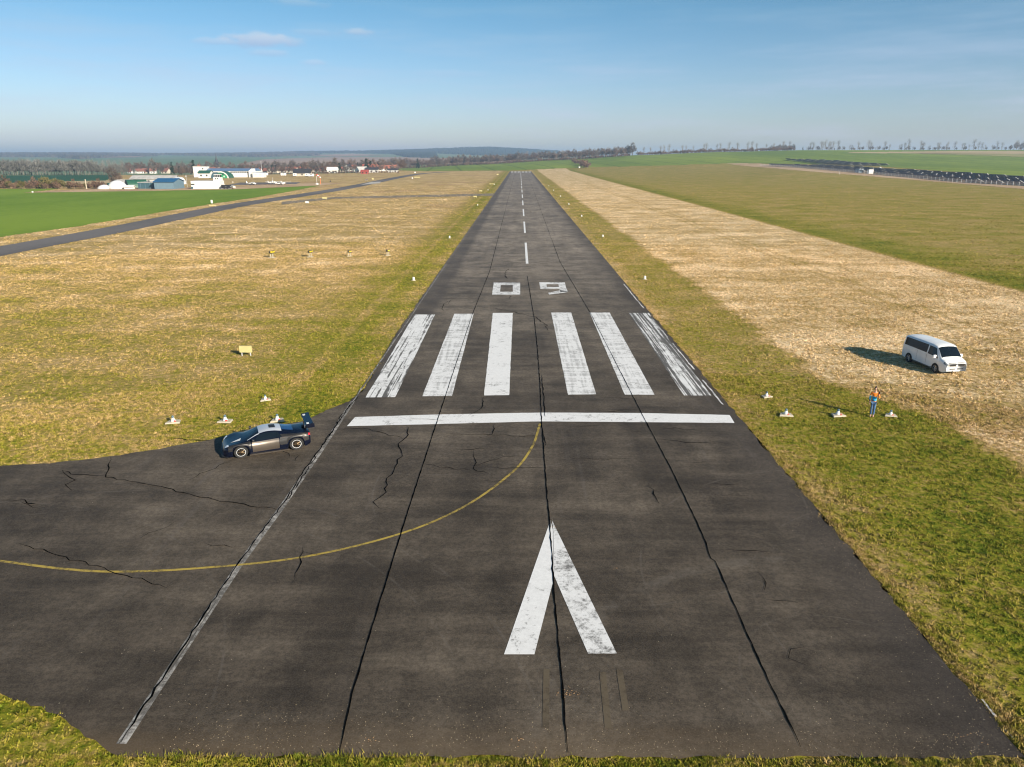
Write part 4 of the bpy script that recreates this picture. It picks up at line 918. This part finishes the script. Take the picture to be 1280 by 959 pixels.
for s in (-3, 0, 3): MB().box((-1.62, s, 1.4), (.06, .15, 2.4)).build('rib', m_steel, o)

# ================================================================ runway lights and PAPI
def light_unit():
    o = empty('runway_light')
    MB().poly([(-.60, -.42, .02), (.62, -.36, .02), (.50, .42, .02), (-.40, .46, .02), (-.56, -.38, .13), (.58, -.32, .13), (.46, .38, .13), (-.36, .42, .13)], [(0, 1, 5, 4), (1, 2, 6, 5), (2, 3, 7, 6), (3, 0, 4, 7), (4, 5, 6, 7)]).build('slab', m_conc, o)
    MB().lathe([(.24, .12), (.17, .26), (.12, .34), (.11, .42)], 12).build('cone', m_plas, o, smooth=True)
    MB().poly([(.10, -.30, .14), (.28, -.22, .14), (.25, -.05, .14), (.14, -.17, .28)], [(0, 1, 3), (1, 2, 3), (2, 0, 3)]).build('red_flap', m_redp, o)
    MB().lathe([(.09, .42), (.12, .46), (.11, .55), (.05, .60)], 12).build('lamp_head', mat('blue grey lens', (.10, .16, .20), .2, .1, 3), o, smooth=True)
    return o
lu = light_unit()
LL = [(217, 529, 'leftmost light unit on a pale slab in the row behind the dark car'), (282, 528, 'second light unit from the left in the row behind the dark car'), (347, 527, 'light unit on a pale slab nearest the rear wing of the dark car'), (332, 501, 'light unit standing alone just beyond the left row'),
      (958, 497, 'light unit standing alone beyond the right row'), (982, 520, 'light unit nearest the runway in the right row'), (1047, 520.5, 'light unit between the runway and the standing person'), (1113, 520.5, 'light unit just right of the standing person')]
for i, (px, py, l) in enumerate(LL):
    o = lu if i == 0 else copy_tree(lu); gx, gy = G(px, py); o.location = (gx, gy, .03); o.rotation_euler = (0, 0, (.15, -.1, .25, .4, .3, -.15, .1, -.3)[i]); tag(o, l, 'runway light', 'threshold light units on slabs')
    o.scale = (.54, .54, .60) if i in (3, 4, 7) else (.64, .64, .70)
em = empty('edge_marker'); MB().lathe([(.30, 0), (.28, .06), (.12, .08)], 10).build('base', m_conc, em); MB().lathe([(.12, .06), (.16, .2), (.15, .4), (.05, .46)], 10).build('lamp', m_plas, em)
sides = [(517, 351), (562, 298), (597, 257), (806, 349.5), (753.5, 296.5), (727, 271), (711, 256), (700.5, 246), (692, 238.5), (686, 233), (610, 238), (618, 231), (390, 470)]
for i, (px, py) in enumerate(sides[:-1]):
    o = em if i == 0 else copy_tree(em); gx, gy = G(px, py); o.location = (gx, gy, .02); s = .95; o.scale = (s, s, s)
    left = px < 650; tag(o, 'small white edge light in the green verge %s of the runway' % ('left' if left else 'right'), 'edge light', 'edge lights %s of the runway' % ('left' if left else 'right'))
pp = empty('approach_light_box')
for s in (-.16, .16): MB().box((s, 0, .35), (.12, .14, .7)).build('leg', m_conc, pp)
MB().box((0, .1, .85), (.62, .85, .32)).build('housing', m_blk, pp, bevel=.03); MB().box((.12, -.34, .9), (.3, .05, .2)).build('yellow_front', m_yelb, pp); MB().box((.32, .1, .9), (.04, .8, .2)).build('side_stripe', m_yelb, pp)
MB().box((0, 0, .04), (.9, .6, .1)).build('slab', m_conc, pp)
for i, (px, py, l) in enumerate(((340, 322.5, 'leftmost black and yellow light box in the row of four'), (388, 321.5, 'second from the left of four light boxes in the dry grass'), (437, 320.5, 'third from the left of four light boxes in the dry grass'), (485, 319.5, 'light box nearest the runway in the row of four'))):
    o = pp if i == 0 else copy_tree(pp); gx, gy = G(px, py); o.location = (gx, gy, 0); o.rotation_euler = (0, 0, .1*i); s = (1.0, .95, .85, .85)[i]; o.scale = (s, s, s); tag(o, l, 'approach light', 'four approach slope light boxes')

# ================================================================ vehicles
class Shell:
    def __init__(s, tab, arches):
        s.t = {k: np.array(v, float) for k, v in tab.items()}; s.ar = arches
    def g(s, k, x):
        h_ = .11; x0, x1 = s.t['x'][0], s.t['x'][-1]; r = min(h_, x-x0, x1-x); r = max(r, 0)
        return float(np.mean(np.interp([x-r, x-r*.5, x, x+r*.5, x+r], s.t['x'], s.t[k])))
    def low(s, x):
        z = s.g('zl', x)
        for ax, r in s.ar:
            if abs(x-ax) < r: z = max(z, math.sqrt(r*r-(x-ax)**2)+.30)
        return z
    def P(s, x, k, side=1):
        zl, w, zb, wb, zr, wr, zt = s.low(x), s.g('w', x), s.g('zb', x), s.g('wb', x), s.g('zr', x), s.g('wr', x), s.g('zt', x)
        K = [(w*.965, zl), (w, zl+(zb-zl)*.35), (w*.985, zl+(zb-zl)*.8), (wb, zb), (wr, zr), (wr*.62, zr+(zt-zr)*.8), (0, zt)]
        k = min(max(k, 0), 5.9999); i = int(k); f = k-i
        return Vector((x, side*(K[i][0]*(1-f)+K[i+1][0]*f), K[i][1]*(1-f)+K[i+1][1]*f))
    def N(s, x, k, side=1):
        e = .02; a = s.P(x+e, k, side)-s.P(x-e, k, side); b_ = s.P(x, min(k+e, 6), side)-s.P(x, max(0, k-e), side); n = a.cross(b_)
        if n.length < 1e-9: return Vector((0, 0, 1))
        n.normalize(); c_ = s.P(x, k, side)-Vector((x, 0, .6))
        return n if n.dot(c_) > 0 else -n
    def body(s, name, m, parent, nx=110):
        x0, x1 = s.t['x'][0], s.t['x'][-1]; ks = [0, .4, .8, 1.2, 1.6, 2, 2.4, 2.8, 3, 3.33, 3.66, 4, 4.4, 4.8, 5.2, 5.6, 6]; V_ = []; Fc = []
        ring = [(k, 1) for k in ks]+[(k, -1) for k in ks[::-1][1:]]; n = len(ring)
        for i in range(nx+1):
            x = x0+(x1-x0)*i/nx
            for k, sd_ in ring: V_.append(s.P(x, k, sd_))
        for i in range(nx):
            for j in range(n-1): Fc.append((i*n+j, i*n+j+1, (i+1)*n+j+1, (i+1)*n+j))
        Fc.append(tuple(range(n))); Fc.append(tuple(nx*n+j for j in range(n))[::-1])
        return fast_mesh(name, V_, Fc, m, parent, smooth=True)
    def panel(s, name, m, parent, x0, x1, k0, k1, sides=(1,), off=.008, nx=14, nk=6, skew=(0, 0), label=None):
        """x limits may lean with height by skew; a panel over both halves when sides=(1,-1) and k1=6"""
        V_ = []; Fc = []
        for sd_ in sides:
            base = len(V_)
            for i in range(nx+1):
                for j in range(nk+1):
                    f = j/nk; k = k0+(k1-k0)*f; a = x0+skew[0]*f; b_ = x1+skew[1]*f; x = a+(b_-a)*i/nx
                    V_.append(s.P(x, k, sd_)+s.N(x, k, sd_)*off)
            for i in range(nx):
                for j in range(nk):
                    q = base+i*(nk+1)+j; Fc.append((q, q+1, q+nk+2, q+nk+1))
        o = fast_mesh(name, V_, Fc, m, parent, smooth=True)
        if label: o['label'] = label
        return o
def wheel(parent, x, y_, r, w, m_rim, spokes=5, line=False):
    o = MB(); pr = [(r*.62, -w/2), (r*.95, -w/2), (r, -w/2+.03), (r, w/2-.03), (r*.95, w/2), (r*.62, w/2)]; n = 24; V_ = []; Fc = []
    for rr_, yy in pr:
        for k in range(n): V_.append((rr_*math.cos(2*math.pi*k/n), yy, rr_*math.sin(2*math.pi*k/n)))
    for i in range(len(pr)-1):
        for k in range(n): Fc.append((i*n+k, i*n+(k+1) % n, (i+1)*n+(k+1) % n, (i+1)*n+k))
    wh = fast_mesh('wheel', V_, Fc, m_rub, parent, smooth=False); wh.location = (x, y_, r)
    b = MB(); s = 1 if y_ > 0 else -1
    for k in range(spokes):
        a = 2*math.pi*k/spokes; b.tube([(0, s*w*.42, 0), (r*.6*math.cos(a), s*w*.36, r*.6*math.sin(a))], [r*.13, r*.09], 6)
    b.tube([(0, s*w*.2, 0), (0, s*w*.46, 0)], r*.14, 10); b.build('rim', m_rim, wh)
    ring = MB(); n = 24
    for i, (r0, r1) in enumerate(((r*.60, r*.66),)):
        ring.poly([(r0*math.cos(2*math.pi*k/n), s*(w*.5+.004), r0*math.sin(2*math.pi*k/n)) for k in range(n)]+[(r1*math.cos(2*math.pi*k/n), s*(w*.5+.004), r1*math.sin(2*math.pi*k/n)) for k in range(n)], [(k, (k+1) % n, n+(k+1) % n, n+k) for k in range(n)])
    ring.build('rim_lip', m_rim if not line else m_steel, wh)
    dsk = MB(); dsk.poly([(r*.6*math.cos(2*math.pi*k/n), s*w*.1, r*.6*math.sin(2*math.pi*k/n)) for k in range(n)], [tuple(range(n))]); dsk.build('brake_disc', m_blk, wh)
    return wh
def carmat(name, col, rough, metal=0, coat=.8):
    return mat(name, col, rough, .05, 1.5, metal=metal, spec=.4, coat=coat*.5)
c_white = carmat('white van paint', (.80, .81, .82), .3); c_glass = mat('tinted glass', (.006, .010, .015), .08, .1, 1, spec=.35); c_navy = mat('dark navy wrap', (.003, .005, .014), .2, .05, 1.5, spec=.3, coat=.15); c_silver = carmat('brushed bronze silver', (.19, .160, .135), .30, .8, .5)
c_pale = carmat('pale silver roof', (.50, .53, .58), .28, .2); c_rim = mat('alloy', (.5, .5, .5), .3, .1, 2, metal=.8); c_lamp = mat('headlamp glass', (.70, .74, .78), .1, .1, 3); c_tail = mat('red lamp', (.55, .02, .03), .2, .1, 3); c_bronze = mat('dark bronze alloy', (.10, .07, .04), .35, .1, 2, metal=.8); c_dgrey = carmat('dark graphite', (.035, .033, .032), .35, .4)
c_hl = mat('smoked headlamp', (.16, .18, .20), .12, .2, 5)
# ---- white van
pf, pr_ = np.array(G(1170, 466)), np.array(G(1139.5, 454.2)); hd = (pf-pr_)/np.linalg.norm(pf-pr_); rgt = np.array([hd[1], -hd[0]])
# the wheels seen are on the van's right hand side as it faces the camera side
side = -1 if np.dot(-rgt, -pf) > 0 else 1
side = -1
cen_ = (pf+pr_)/2+np.array([-hd[1], hd[0]])*0.87*(1 if np.cross(np.append(hd, 0), np.append(-pf, 0))[2] < 0 else -1)
van = empty('van', (29.32, 49.45, .02), R(-82), label='white passenger van parked on the dry grass at the right', cat='van'); van.scale = (.93, .95, .98)
vs = Shell(dict(x=[-2.45, -2.38, -1.8, 0, .8, 1.2, 1.9, 2.25, 2.42, 2.48], zl=[.42, .30, .26, .26, .26, .26, .26, .25, .27, .35], w=[.84, .92, .95, .95, .95, .95, .94, .91, .85, .78], zb=[1.10, 1.13, 1.14, 1.12, 1.09, 1.06, 1.0, .95, .88, .78], wb=[.80, .90, .93, .93, .93, .92, .90, .86, .80, .73],
                zr=[1.70, 1.82, 1.86, 1.87, 1.86, 1.80, 1.10, 1.03, .95, .84], wr=[.68, .76, .79, .79, .78, .73, .80, .79, .74, .68], zt=[1.78, 1.90, 1.96, 1.98, 1.96, 1.90, 1.17, 1.09, .99, .86]), [(1.5, .40), (-1.5, .40)])
vs.body('body', c_white, van)
vs.panel('windscreen', c_glass, van, 1.26, 1.84, 4.08, 6, (1, -1), .012)
for sd_ in (1, -1):
    vs.panel('side_window', c_glass, van, -2.2, .38, 3.12, 3.88, (sd_,), .010); vs.panel('front_side_window', c_glass, van, .50, 1.62, 3.10, 3.86, (sd_,), .010, skew=(0, -.42))
    vs.panel('headlight', c_hl, van, 2.28, 2.46, 2.3, 3.6, (sd_,), .012, 6, 4); vs.panel('door_groove', m_blk, van, .43, .445, .8, 3.0, (sd_,), .006, 1, 6); vs.panel('door_groove', m_blk, van, -.62, -.605, .6, 3.0, (sd_,), .006, 1, 6)
    mi = MB().box((0, 0, 0), (.14, .24, .22)).build('mirror', c_white, van, bevel=.05); mi.location = (1.42, sd_*1.04, 1.18)
    for ax in (1.5, -1.5): wheel(van, ax, sd_*.82, .33, .22, c_rim)
    vs.panel('sill', mat('grey plastic sill', (.12, .12, .12), .7, .1, 3), van, -1.1, 1.1, 0, .25, (sd_,), .006)
for sd_ in (-1, 1):
    vs.panel('grille', m_blk, van, 2.425, 2.452, 4.3, 5.9, (sd_,), .014, 3, 6); MB().box((2.492, sd_*.31, .75), (.02, .46, .07)).build('grille', m_blk, van)
    MB().box((2.492, sd_*.29, .515), (.02, .46, .075)).build('lower_grille', m_blk, van); vs.panel('headlight_rim', m_blk, van, 2.25, 2.28, 2.3, 3.6, (sd_,), .014, 2, 4)
MB().tube([(2.43, 0, .75), (2.505, 0, .75)], .085, 14).build('round_badge', m_steel, van); MB().box((2.51, 0, .40), (.03, .5, .11)).build('number_plate', m_plas, van); MB().box((2.43, 0, .44), (.06, 1.50, .05)).build('bumper', c_white, van, bevel=.02)
MB().box((0, 0, .50), (4.4, 1.5, .5)).build('underbody', m_blk, van)
vs.panel('rear_window', c_glass, van, -2.449, -2.40, 4.1, 6, (1, -1), .01, 2, 6)
# ---- dark race car
pf, pr_ = np.array(G(302, 573.5)), np.array(G(372, 563)); hd = (pf-pr_)/np.linalg.norm(pf-pr_); nrm = np.array([-hd[1], hd[0]])
if nrm[1] < 0: nrm = -nrm
cen_ = (pf+pr_)/2+nrm*.86
rc = empty('race_car', (cen_[0], cen_[1], .06), math.atan2(hd[1], hd[0]), label='low dark and silver race car with a big rear wing on the taxiway', cat='race car')
q = np.linalg.norm(pf-pr_)/2.65; print('wb ratio', q); rc.scale = (1.0, .98, .94)
xs = [-2.03, -1.96, -1.6, -1.1, -.6, -.3, .1, .50, 1.02, 1.5, 1.86, 2.04, 2.14]
cs = Shell(dict(x=xs, zl=[.30, .22, .14, .13, .13, .13, .13, .13, .13, .13, .12, .12, .14], w=[.88, .97, 1.0, 1.0, .97, .95, .94, .95, .98, 1.0, .96, .86, .62], zb=[.80, .86, .87, .85, .80, .78, .76, .75, .77, .77, .70, .60, .46], wb=[.78, .88, .94, .94, .88, .86, .85, .86, .89, .93, .86, .74, .5],
                zr=[.83, .90, .92, .96, 1.08, 1.14, 1.15, 1.06, .81, .775, .71, .61, .47], wr=[.68, .74, .66, .60, .58, .57, .57, .60, .74, .76, .70, .58, .38], zt=[.85, .93, .97, 1.03, 1.16, 1.20, 1.21, 1.12, .86, .76, .69, .60, .48]), [(1.33, .385), (-1.32, .395)])
cs.body('body', c_navy, rc)
cs.panel('roof', c_pale, rc, -.68, .40, 4.02, 6, (1, -1), .010); cs.panel('windscreen', c_glass, rc, .44, 1.02, 4.05, 6, (1, -1), .010)
cs.panel('roof_vent', m_blk, rc, -.42, -.12, 5.3, 6, (1, -1), .02, 4, 3); cs.panel('rear_screen', carmat('blue glossy cover', (.015, .05, .14), .12), rc, -1.25, -.70, 4.7, 6, (1, -1), .01)
for sd_ in (1, -1):
    cs.panel('side_window', c_glass, rc, -.66, .82, 3.10, 3.86, (sd_,), .010, skew=(.16, -.40)); cs.panel('window_frame', c_pale, rc, .40, .98, 3.95, 4.15, (sd_,), .014, 8, 2)
    cs.panel('shoulder', c_silver, rc, -1.75, -.56, 2.3, 3.05, (sd_,), .014, 14, 4); cs.panel('door', c_silver, rc, -.50, .78, .5, 3.0, (sd_,), .010, label='bronze silver door'); cs.panel('rear_quarter', c_dgrey, rc, -1.95, -.56, 1.2, 3.5, (sd_,), .008, 18, 8); cs.panel('front_wing', c_dgrey, rc, .84, 1.9, 1.4, 3.4, (sd_,), .008, 18, 6)
    cs.panel('side_intake', m_blk, rc, -.88, -.52, 1.3, 2.7, (sd_,), .016, 5, 4); cs.panel('headlight', c_lamp, rc, 1.86, 2.03, 3.0, 4.3, (sd_,), .012, 5, 4); cs.panel('tail_light', c_tail, rc, -2.02, -1.93, 2.2, 3.0, (sd_,), .012, 4, 3)
    for ax, r_ in ((1.33, .335), (-1.32, .35)): wheel(rc, ax, sd_*.84, r_, .28, c_bronze, 7, True)
    MB().box((-.0, sd_*.99, .13), (1.9, .12, .05)).build('side_skirt', c_silver, rc)
    mi = MB().box((0, 0, 0), (.12, .2, .12)).build('mirror', m_blk, rc, bevel=.03); mi.location = (.72, sd_*1.0, .90)
    MB().poly([(-1.85, sd_*.35-.015, .86), (-1.90, sd_*.35-.015, .86), (-1.92, sd_*.35-.015, 1.26), (-2.08, sd_*.35-.015, 1.26), (-1.85, sd_*.35+.015, .86), (-1.90, sd_*.35+.015, .86), (-1.92, sd_*.35+.015, 1.26), (-2.08, sd_*.35+.015, 1.26)], [(0, 1, 2, 3), (7, 6, 5, 4), (0, 4, 5, 1), (1, 5, 6, 2), (2, 6, 7, 3), (3, 7, 4, 0)]).build('wing_strut', m_blk, rc)
    MB().box((-2.08, sd_*.90, 1.25), (.40, .025, .22)).build('wing_endplate', c_navy, rc); MB().box((-2.02, sd_*.70, 1.345), (.22, .20, .012)).build('white_patch', m_plas, rc)
wg = MB(); wg.poly([(-1.85, -.90, 1.27), (-1.85, .90, 1.27), (-2.20, .90, 1.36), (-2.20, -.90, 1.36), (-1.85, -.90, 1.30), (-1.85, .90, 1.30), (-2.22, .90, 1.40), (-2.22, -.90, 1.40)], [(3, 2, 1, 0), (4, 5, 6, 7), (0, 1, 5, 4), (1, 2, 6, 5), (2, 3, 7, 6), (3, 0, 4, 7)]); wg.build('rear_wing', c_navy, rc)
MB().poly([(1.9, -.95, .10), (2.21, -.7, .10), (2.27, 0, .10), (2.21, .7, .10), (1.9, .95, .10), (1.9, -.95, .14), (2.21, -.7, .14), (2.27, 0, .14), (2.21, .7, .14), (1.9, .95, .14)], [(4, 3, 2, 1, 0), (5, 6, 7, 8, 9), (0, 1, 6, 5), (1, 2, 7, 6), (2, 3, 8, 7), (3, 4, 9, 8)]).build('front_splitter', m_blk, rc)
MB().box((2.09, 0, .33), (.14, .9, .2)).build('grille', m_blk, rc, bevel=.03); MB().box((0, 0, .36), (3.85, 1.5, .42)).build('underbody', m_blk, rc)
tp = MB(); tp.poly([tuple(cs.P(x, k, s_)+Vector((0, 0, .012))) for x, k, s_ in ((1.25, 5.6, 1), (1.75, 5.1, 1), (1.3, 4.9, 1))], [(0, 1, 2)]); tp.build('bonnet_decal', m_plas, rc); 

# ================================================================ person
def skin_mesh(name, joints, edges, m, parent, root=0, sub=2):
    me = bpy.data.meshes.new(name); me.from_pydata([(-j[0][0], j[0][1], j[0][2]) for j in joints], edges, []); me.update(); o = bpy.data.objects.new(name, me); COL.objects.link(o)
    if parent: o.parent = parent
    sk = o.modifiers.new('skin', 'SKIN'); sk.use_smooth_shade = True
    for i, j in enumerate(joints):
        r_ = j[1]; r_ = (r_, r_) if isinstance(r_, (int, float)) else r_; d_ = me.skin_vertices[0].data[i]; d_.radius = r_; d_.use_root = (i == root)
    ss = o.modifiers.new('subdivision', 'SUBSURF'); ss.levels = sub; ss.render_levels = sub; me.materials.append(m)
    return o
m_skin = mat('skin', (.55, .32, .24), .6, .08, 6); m_hair = mat('dark hair', (.03, .018, .012), .6, .2, 8); m_jeans = mat('blue denim', (.06, .13, .26), .85, .2, 9); m_shoe = mat('brown pink shoes', (.48, .26, .20), .7, .1, 6)
mj, t, p = newmat('orange cyan maroon jacket'); co = t.add('ShaderNodeTexCoord').outputs['Object']; Z = t.xyz(co)[2]; Z = t.m('ADD', Z, t.m('MULTIPLY', t.xyz(co)[0], .12))
c = t.mix(t.m('GREATER_THAN', Z, .96), (.16, .030, .035), (.02, .06, .14)); c = t.mix(t.m('GREATER_THAN', Z, .99), c, (.03, .42, .72)); c = t.mix(t.m('GREATER_THAN', Z, 1.20), c, (.75, .72, .55)); c = t.mix(t.m('GREATER_THAN', Z, 1.235), c, (.92, .24, .015))
t.put(p.inputs['Base Color'], c); p.inputs['Roughness'].default_value = .7
gx, gy = G(1089.5, 521)
pn = empty('person', (gx, gy, .02), R(-28), label='person in orange, blue and maroon jacket standing on the grass near the white van', cat='person'); pn.scale = (.84, 1, 1)
MXF = -1
J = [((0, 0, .95), (.13, .10)), ((0, .01, 1.12), (.12, .09)), ((0, .01, 1.32), (.15, .10)), ((0, .01, 1.45), (.08, .07)), ((0, -.005, 1.53), (.055, .055)), ((0, -.02, 1.60), (.070, .080)), ((0, -.02, 1.68), (.075, .088)), ((0, -.01, 1.75), (.05, .06)), ((0, -.115, 1.645), (.014, .016))]
E_ = [(0, 1), (1, 2), (2, 3), (3, 4), (4, 5), (5, 6), (6, 7), (6, 8)]
def limb(chain, att):
    last = att
    for j in chain: J.append(j); E_.append((last, len(J)-1)); last = len(J)-1
    return last
for s in (-1, 1): limb([((s*.085, 0, .88), (.08, .08)), ((s*.082, -.01, .50), (.055, .055)), ((s*.08, .02, .12), (.04, .04)), ((s*.08, -.03, .05), (.04, .035)), ((s*.09, -.15, .035), (.035, .025))], 0)
hr = limb([((-.19, .0, 1.40), .052), ((-.27, -.13, 1.17), .042), ((-.24, -.27, 1.40), .03), ((-.235, -.28, 1.46), (.034, .018))], 3)
hl = limb([((.19, .0, 1.40), .052), ((.25, .02, 1.13), .042), ((.25, -.07, .88), .03), ((.25, -.09, .81), (.034, .018))], 3)
for k in range(4): limb([((-.262+.018*k, -.30, 1.50), .009), ((-.262+.018*k, -.325, 1.535), .008), ((-.258+.018*k, -.30, 1.56+.004*(k % 3)), .007)], hr)
limb([((-.195, -.30, 1.475), .010), ((-.185, -.325, 1.51), .008)], hr)
for k in range(4): limb([((.25+.006*k, -.125+.020*k, .755), .009), ((.245+.006*k, -.12+.020*k, .715-.004*(k % 2)), .008)], hl)
limb([((.235, -.13, .80), .010), ((.228, -.145, .765), .008)], hl)
skin_mesh('body', J, E_, m_skin, pn)
skin_mesh('jacket', [((0, 0, .88), (.165, .13)), ((0, .01, 1.1), (.150, .12)), ((0, .01, 1.3), (.17, .12)), ((0, .01, 1.43), (.13, .10)), ((0, .01, 1.475), (.09, .08)), ((-.21, .01, 1.40), .075), ((-.285, -.13, 1.17), .065), ((-.243, -.25, 1.37), .05), ((.21, .01, 1.40), .075), ((.265, .02, 1.14), .065), ((.255, -.06, .90), .05)],
          [(0, 1), (1, 2), (2, 3), (3, 4), (3, 5), (5, 6), (6, 7), (3, 8), (8, 9), (9, 10)], mj, pn)
skin_mesh('jeans', [((0, 0, .92), (.155, .125)), ((-.085, 0, .84), (.095, .10)), ((-.082, -.01, .5), .076), ((-.08, .02, .09), .064), ((.085, 0, .84), (.095, .10)), ((.082, -.01, .5), .076), ((.08, .02, .09), .064)], [(0, 1), (1, 2), (2, 3), (0, 4), (4, 5), (5, 6)], m_jeans, pn)
skin_mesh('hair', [((0, .04, 1.60), (.075, .07)), ((0, .035, 1.69), (.092, .088)), ((0, .0, 1.765), (.075, .085)), ((0, -.04, 1.775), (.055, .05))], [(0, 1), (1, 2), (2, 3)], m_hair, pn)
for s in (-1, 1):
    skin_mesh('shoe', [((s*.08, .05, .05), (.05, .05)), ((s*.083, -.05, .05), (.05, .045)), ((s*.092, -.17, .04), (.045, .035))], [(0, 1), (1, 2)], m_shoe, pn)
    e_ = MB().lathe([(.001, -.008), (.010, -.004), (.010, .004), (.001, .008)], 8).build('eye', m_blk, pn); e_.location = (s*.03, -.103, 1.665)
dv = empty('handheld_device', (0, 0, 0), 0, label='small black device held up in the raised hand of the person', cat='handheld device')
ca, sa = math.cos(R(-28)), math.sin(R(-28)); lx, ly = .198, -.315; dv.location = (gx+lx*ca-ly*sa, gy+lx*sa+ly*ca, 1.56); dv.rotation_euler = (0, 0, R(-28))
MB().box((0, 0, 0), (.09, .03, .16)).build('case', m_blk, dv, bevel=.008); MB().tube([(.03, 0, .08), (.03, 0, .20)], .008, 6).build('antenna', m_blk, dv)

# ================================================================ air
hb = MB().box((0, 0, 44), (19400, 19400, 116)).build('haze', None)
hm = bpy.data.materials.new('thin air haze'); hm.use_nodes = True; hn = hm.node_tree; hn.nodes.clear()
vo = hn.nodes.new('ShaderNodeVolumePrincipled'); vo.inputs['Density'].default_value = 0.00017; vo.inputs['Color'].default_value = (.50, .68, 1, 1); vo.inputs['Anisotropy'].default_value = .2
ou = hn.nodes.new('ShaderNodeOutputMaterial'); hn.links.new(vo.outputs[0], ou.inputs['Volume']); hb.data.materials.clear(); hb.data.materials.append(hm); tag(hb, kind='stuff')
# drop unused source trees
for L_k in protos.values():
    for o_, u_ in L_k:
        if not u_:
            for ch in list(o_.children): bpy.data.objects.remove(ch)
            bpy.data.objects.remove(o_)
